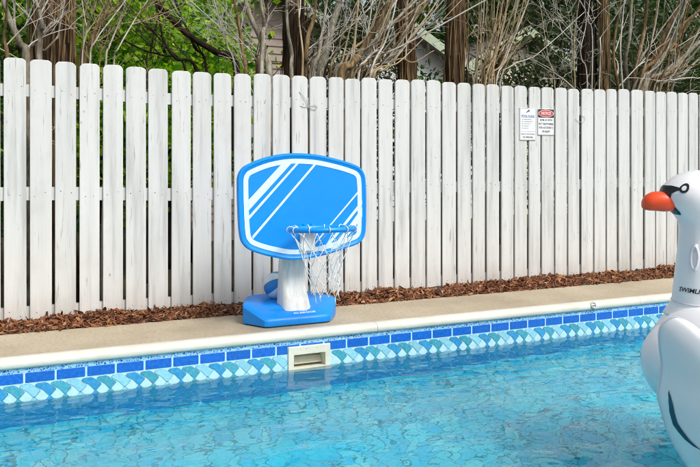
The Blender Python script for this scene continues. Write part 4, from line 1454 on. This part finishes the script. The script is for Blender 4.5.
clump('multi_stem_tree', 'tangle of pale and tan branches leaning right above the fence centre', 6.3,
      [([(341, 78), (352, 65), (362, 50), (380, 20), (388, 2)], 4.2, 'bark_t'), ([(336, 77), (352, 62), (375, 40)], 3.0, 'bark_g'), ([(362, 78), (372, 55), (386, 28), (392, 0)], 2.4, 'bark_t'), ([(366, 78), (376, 65), (392, 60), (404, 46)], 1.3, 'tw_g'), ([(358, 78), (366, 60), (378, 50), (398, 48)], 1.7, 'tw_g'), ([(370, 78), (382, 70), (400, 58), (414, 62)], 1.0, 'tw_t'), ([(330, 77), (338, 50), (346, 28), (356, 5)], 1.5, 'bark_t'), ([(352, 78), (360, 55), (368, 30), (372, 0)], 1.4, 'tw_g'), ([(344, 70), (365, 40), (402, 18), (416, 8)], 1.6, 'tw_t')] + sweep(16, 332, 374, 78, (6, 62), (-8, 44), (0.8, 2.2), ('bark_t', 'bark_g', 'tw_g', 'tw_t'), 72),
      31, 'tw_g', 20, 45, tw_len=0.8, tw_r=(0.004, 0.009), zr=(1.5, 2.4), depth=1, wob=0.2)
clump('bare_shrub', 'upright sheaf of thin tan twigs left of the fence signs', 6.2,
      [([(477, 84), (478, 60), (482, 30), (484, 0)], 1.2, 'tw_t'), ([(484, 84), (486, 55), (494, 30), (499, 0)], 1.2, 'tw_t'), ([(494, 85), (500, 62), (512, 30), (518, 5)], 1.5, 'bark_t'), ([(473, 82), (468, 70), (467, 62)], 1.0, 'tw_g'), ([(496, 85), (506, 60), (522, 18)], 1.2, 'tw_g'), ([(482, 84), (482, 60), (480, 28), (481, 5)], 1.0, 'tw_g'), ([(500, 84), (512, 66), (530, 58), (541, 51)], 0.9, 'tw_g'), ([(489, 84), (497, 55), (505, 20), (507, 0)], 0.9, 'tw_t')] + sweep(14, 472, 502, 85, (-4, 42), (-8, 30), (0.6, 1.2), ('tw_t', 'tw_g', 'bark_t'), 73),
      33, 'tw_t', 16, 70, tw_len=0.8, tw_r=(0.003, 0.007), zr=(1.3, 2.2), up=(0.8, 2.0), depth=1, wob=0.2)
clump('bare_shrub', 'sparse hanging grey twigs in front of the almost black trunk', 6.0,
      [([(575, 88), (574, 60), (575, 30), (579, 0)], 0.9, 'tw_t'), ([(587, 76), (582, 60), (581, 48), (586, 25), (584, 0)], 0.8, 'tw_g'), ([(555, 80), (549, 60), (546, 42)], 0.8, 'tw_t'), ([(600, 76), (601, 50), (601, 38), (605, 32)], 1.0, 'tw_g'), ([(592, 38), (588, 20), (590, 0)], 0.8, 'tw_g')],
      35, 'tw_g', 16, 90, tw_len=0.5, tw_r=(0.002, 0.004))
clump('multi_stem_tree', 'spreading many stemmed tree with pale branches above the swan', 6.3,
      [([(641, 88), (648, 70), (660, 45), (676, 12), (684, -4)], 4.6, 'bark_t'), ([(645, 86), (660, 75), (680, 60), (704, 38)], 4.0, 'bark_g'), ([(634, 88), (638, 60), (644, 30), (648, 0)], 3.4, 'bark_t'), ([(628, 88), (626, 60), (630, 35), (632, 5)], 3.2, 'bark_g'), ([(640, 80), (656, 60), (672, 35), (700, 10)], 2.8, 'bark_t'), ([(672, 88), (684, 74), (696, 62), (708, 50)], 2.2, 'bark_g'), ([(617, 88), (618, 65), (608, 48)], 1.2, 'tw_g'), ([(622, 82), (620, 50), (622, 20), (624, 0)], 1.2, 'tw_g'), ([(650, 88), (672, 68), (690, 42), (705, 20)], 2.0, 'bark_t'), ([(636, 86), (634, 75), (640, 58), (652, 42)], 1.8, 'bark_g'), ([(632, 84), (640, 65), (655, 58), (668, 52)], 1.0, 'tw_g'), ([(656, 90), (668, 74), (688, 66), (706, 60)], 1.6, 'bark_t'), ([(648, 84), (664, 58), (684, 30), (702, 2)], 3.0, 'bark_t'), ([(618, 88), (614, 60), (616, 30), (622, -4)], 2.2, 'bark_t'), ([(660, 90), (676, 80), (692, 78), (706, 74)], 1.2, 'tw_g')] + sweep(18, 630, 668, 90, (8, 70), (-8, 48), (0.8, 2.4), ('bark_t', 'bark_t', 'bark_g', 'tw_g'), 71),
      37, 'tw_g', 22, 35, tw_len=0.8, tw_r=(0.004, 0.010), zr=(1.5, 2.4), depth=1, wob=0.2)

# --- leafy trees beyond
def leaf_tree(name, label, px, v, cz, rad, n, per, size, mat, seed, trunk_r=0.06, spread=0.2, aspect=0.75, group='leafy trees beyond the fence', dx=0.0):
    b = base_at(px, v)
    t = empty(name, b, label, 'tree', group)
    rg = random.Random(seed)
    mb = MB()
    trunk_mesh(mb, [b, b + Vector((0.05, 0.02, cz * 0.5)), b + Vector((0.0, 0.05, cz)), b + Vector((0.1, 0, cz + rad[2] * 0.8))], trunk_r, trunk_r * 0.3, seed, n=12)
    mb.build('trunk', M['bark_d'], t, True)
    mb = MB()
    for k in range(14):
        z = rg.uniform(0.6, cz + rad[2] * 0.5)
        a = rg.uniform(0, 6.28)
        twig(mb, b + Vector((0, 0, z)), Vector((math.cos(a), math.sin(a), rg.uniform(0.2, 0.8))), rad[0] * rg.uniform(0.6, 1.0), trunk_r * 0.28, rg, 2, 0.0, 0.35)
    mb.build('branches', M['tw_d'], t, True)
    leaves('crown', blob_centers((b.x + dx, b.y, cz), rad, n, seed), (spread,) * 3, per, size, M[mat], t, seed, aspect=aspect)

leaf_tree('maple_tree', 'bright green leafy maple behind the tan twigs at left', 100, 7.9, 2.2, (0.85, 0.7, 1.6), 75, 58, 0.085, 'lf_bright', 41)
leaf_tree('maple_tree', 'bright yellow green maple filling the gap left of backboard', 165, 8.2, 2.3, (1.0, 0.8, 1.7), 90, 58, 0.088, 'lf_bright', 43)
leaf_tree('maple_tree', 'sunny green maple just left of the forked grey stems', 196, 8.6, 2.5, (0.62, 0.8, 1.8), 60, 56, 0.09, 'lf_bright', 45)
leaf_tree('ivy_bush', 'mid green ivy mass low behind the leaning dark branches', 145, 7.3, 1.45, (0.9, 0.3, 0.6), 26, 45, 0.085, 'lf_bright', 47, 0.03, 0.16)
leaf_tree('ivy_bush', 'dark green bush between the two brown trunks at centre', 428, 8.0, 1.4, (0.5, 0.4, 0.9), 36, 45, 0.08, 'lf_mid', 49, 0.03, 0.14)
leaf_tree('conifer_bush', 'dark feathery conifer behind the upright tan twigs', 498, 8.8, 2.4, (1.0, 0.6, 1.6), 55, 45, 0.11, 'lf_dark', 51, 0.06, 0.2, 0.35)
leaf_tree('conifer_bush', 'dark feathery conifer left of the almost black trunk', 556, 8.3, 1.8, (0.7, 0.6, 1.5), 60, 45, 0.10, 'lf_dark', 53, 0.06, 0.18, 0.35)
leaf_tree('conifer_bush', 'dark conifer filling behind the spreading pale branches at right', 650, 8.2, 1.9, (1.3, 0.7, 1.7), 150, 50, 0.11, 'lf_dark', 55, 0.07, 0.2, 0.35)
leaf_tree('conifer_bush', 'dark conifer behind the tangle of pale branches', 358, 8.8, 2.0, (0.85, 0.5, 1.7), 90, 50, 0.11, 'lf_dark', 57, 0.06, 0.2, 0.35)
leaf_tree('conifer_bush', 'dark conifer at the far left behind the grey bare branches', 15, 7.7, 1.8, (0.9, 0.6, 1.6), 70, 45, 0.10, 'lf_mid', 59, 0.06, 0.2, 0.5)
for k, (px, v, cz, s, mt) in enumerate(((60, 13.5, 3.6, 2.2, 'lf_bright'), (180, 15.0, 4.2, 2.4, 'lf_bright'), (300, 17.5, 5.2, 2.4, 'lf_mid'), (470, 17.0, 4.6, 2.6, 'lf_mid'), (560, 14.5, 3.9, 2.2, 'lf_dark'), (680, 15.0, 3.8, 2.6, 'lf_mid'), (-60, 13, 3.6, 2.2, 'lf_mid'), (800, 15, 4, 2.6, 'lf_mid'))):
    leaf_tree('background_tree', ['broad sunny tree far behind the left trunk', 'tall sunny tree far behind the leaning branches', 'tall green tree far behind the fanning stems', 'tall green tree far behind the tan twigs', 'dark tree far behind the almost black trunk', 'green tree far behind the spreading branches at right', 'green tree beyond the left end of the fence', 'green tree beyond the right end of the fence'][k],
              px, v, cz, (s * 1.05, 1.5, cz * 0.95), 200, 40, 0.2, mt, 61 + k, 0.14, 0.4, 0.7, 'background trees')

# --- houses glimpsed through the trees
def house(name, label, px, v, width, height, mats, seed, roof=True, board=0.11, depth=5.0):
    b = base_at(px, v)
    h = empty(name, b, label, 'house', 'neighbouring houses')
    x0, x1, y0 = b.x - width / 2, b.x + width / 2, b.y
    mb = MB(); mb.box((x0, y0, -0.06), (x1, y0 + depth, height))
    mb.build('wall', M[mats], h)
    mb = MB()
    z = 0.25
    while z + board < height:
        mb.add([(x0 - 0.012, y0 - 0.022, z), (x1 + 0.012, y0 - 0.022, z), (x1 + 0.012, y0 - 0.004, z + board - 0.004), (x0 - 0.012, y0 - 0.004, z + board - 0.004), (x0 - 0.012, y0 - 0.003, z), (x1 + 0.012, y0 - 0.003, z)],
               [(0, 1, 2, 3), (4, 5, 1, 0)])
        z += board
    mb.build('siding', M[mats], h, kind='stuff')
    ov = 0.35
    yr = y0 + depth / 2
    mb = MB()
    xm = (x0 + x1) / 2; hr = height + width * 0.32
    A_ = [(x0 - ov, height - 0.10), (xm, hr), (x1 + ov, height - 0.10)]
    rings = []
    for y in (y0 - ov, y0 + depth + ov):
        rings.append([Vector((A_[0][0], y, A_[0][1])), Vector((A_[1][0], y, A_[1][1])), Vector((A_[2][0], y, A_[2][1])), Vector((A_[2][0], y, A_[2][1] - 0.14)), Vector((A_[1][0], y, A_[1][1] - 0.14)), Vector((A_[0][0], y, A_[0][1] - 0.14))])
    mb.loft(rings)
    rf = mb.build('roof', M['roof'], h, recalc=True)
    mb = MB()
    for s in (0, 1):
        p, q = A_[s], A_[s + 1]
        mb.add([(p[0], y0 - ov - 0.012, p[1] - 0.2), (q[0], y0 - ov - 0.012, q[1] - 0.2), (q[0], y0 - ov - 0.012, q[1] + 0.01), (p[0], y0 - ov - 0.012, p[1] + 0.01)], [(0, 1, 2, 3)])
    mb.build('barge_board', M['trim'], rf)
    mb = MB()
    mb.add([(x0, y0 + 0.01, height), (x1, y0 + 0.01, height), (xm, y0 + 0.01, hr - 0.16)], [(0, 1, 2)])
    mb.build('gable', M[mats], h)
    for wx in (0.25, 0.72):
        cx = x0 + width * wx
        mb = MB(); mb.box((cx - 0.4, y0 - 0.045, 0.95), (cx + 0.4, y0 - 0.024, 2.05))
        w = mb.build('window', M['signw'], h)
        mb = MB(); mb.box((cx - 0.34, y0 - 0.052, 1.01), (cx + 0.34, y0 - 0.0455, 2.0))
        mb.build('pane', M['glass'], w)

house('pink_house', 'pinkish clapboard house seen left of the dark trunk', 262, 10.8, 2.2, 3.3, 'siding_p', 1, board=0.12)
house('grey_house', 'pale grey clapboard house seen between the two brown trunks', 395, 13.0, 4.4, 2.75, 'siding_g', 2, board=0.12)
house('cream_house', 'cream coloured house seen through the tan twigs', 520, 13.5, 3.0, 3.3, 'siding_c', 3, board=0.14)
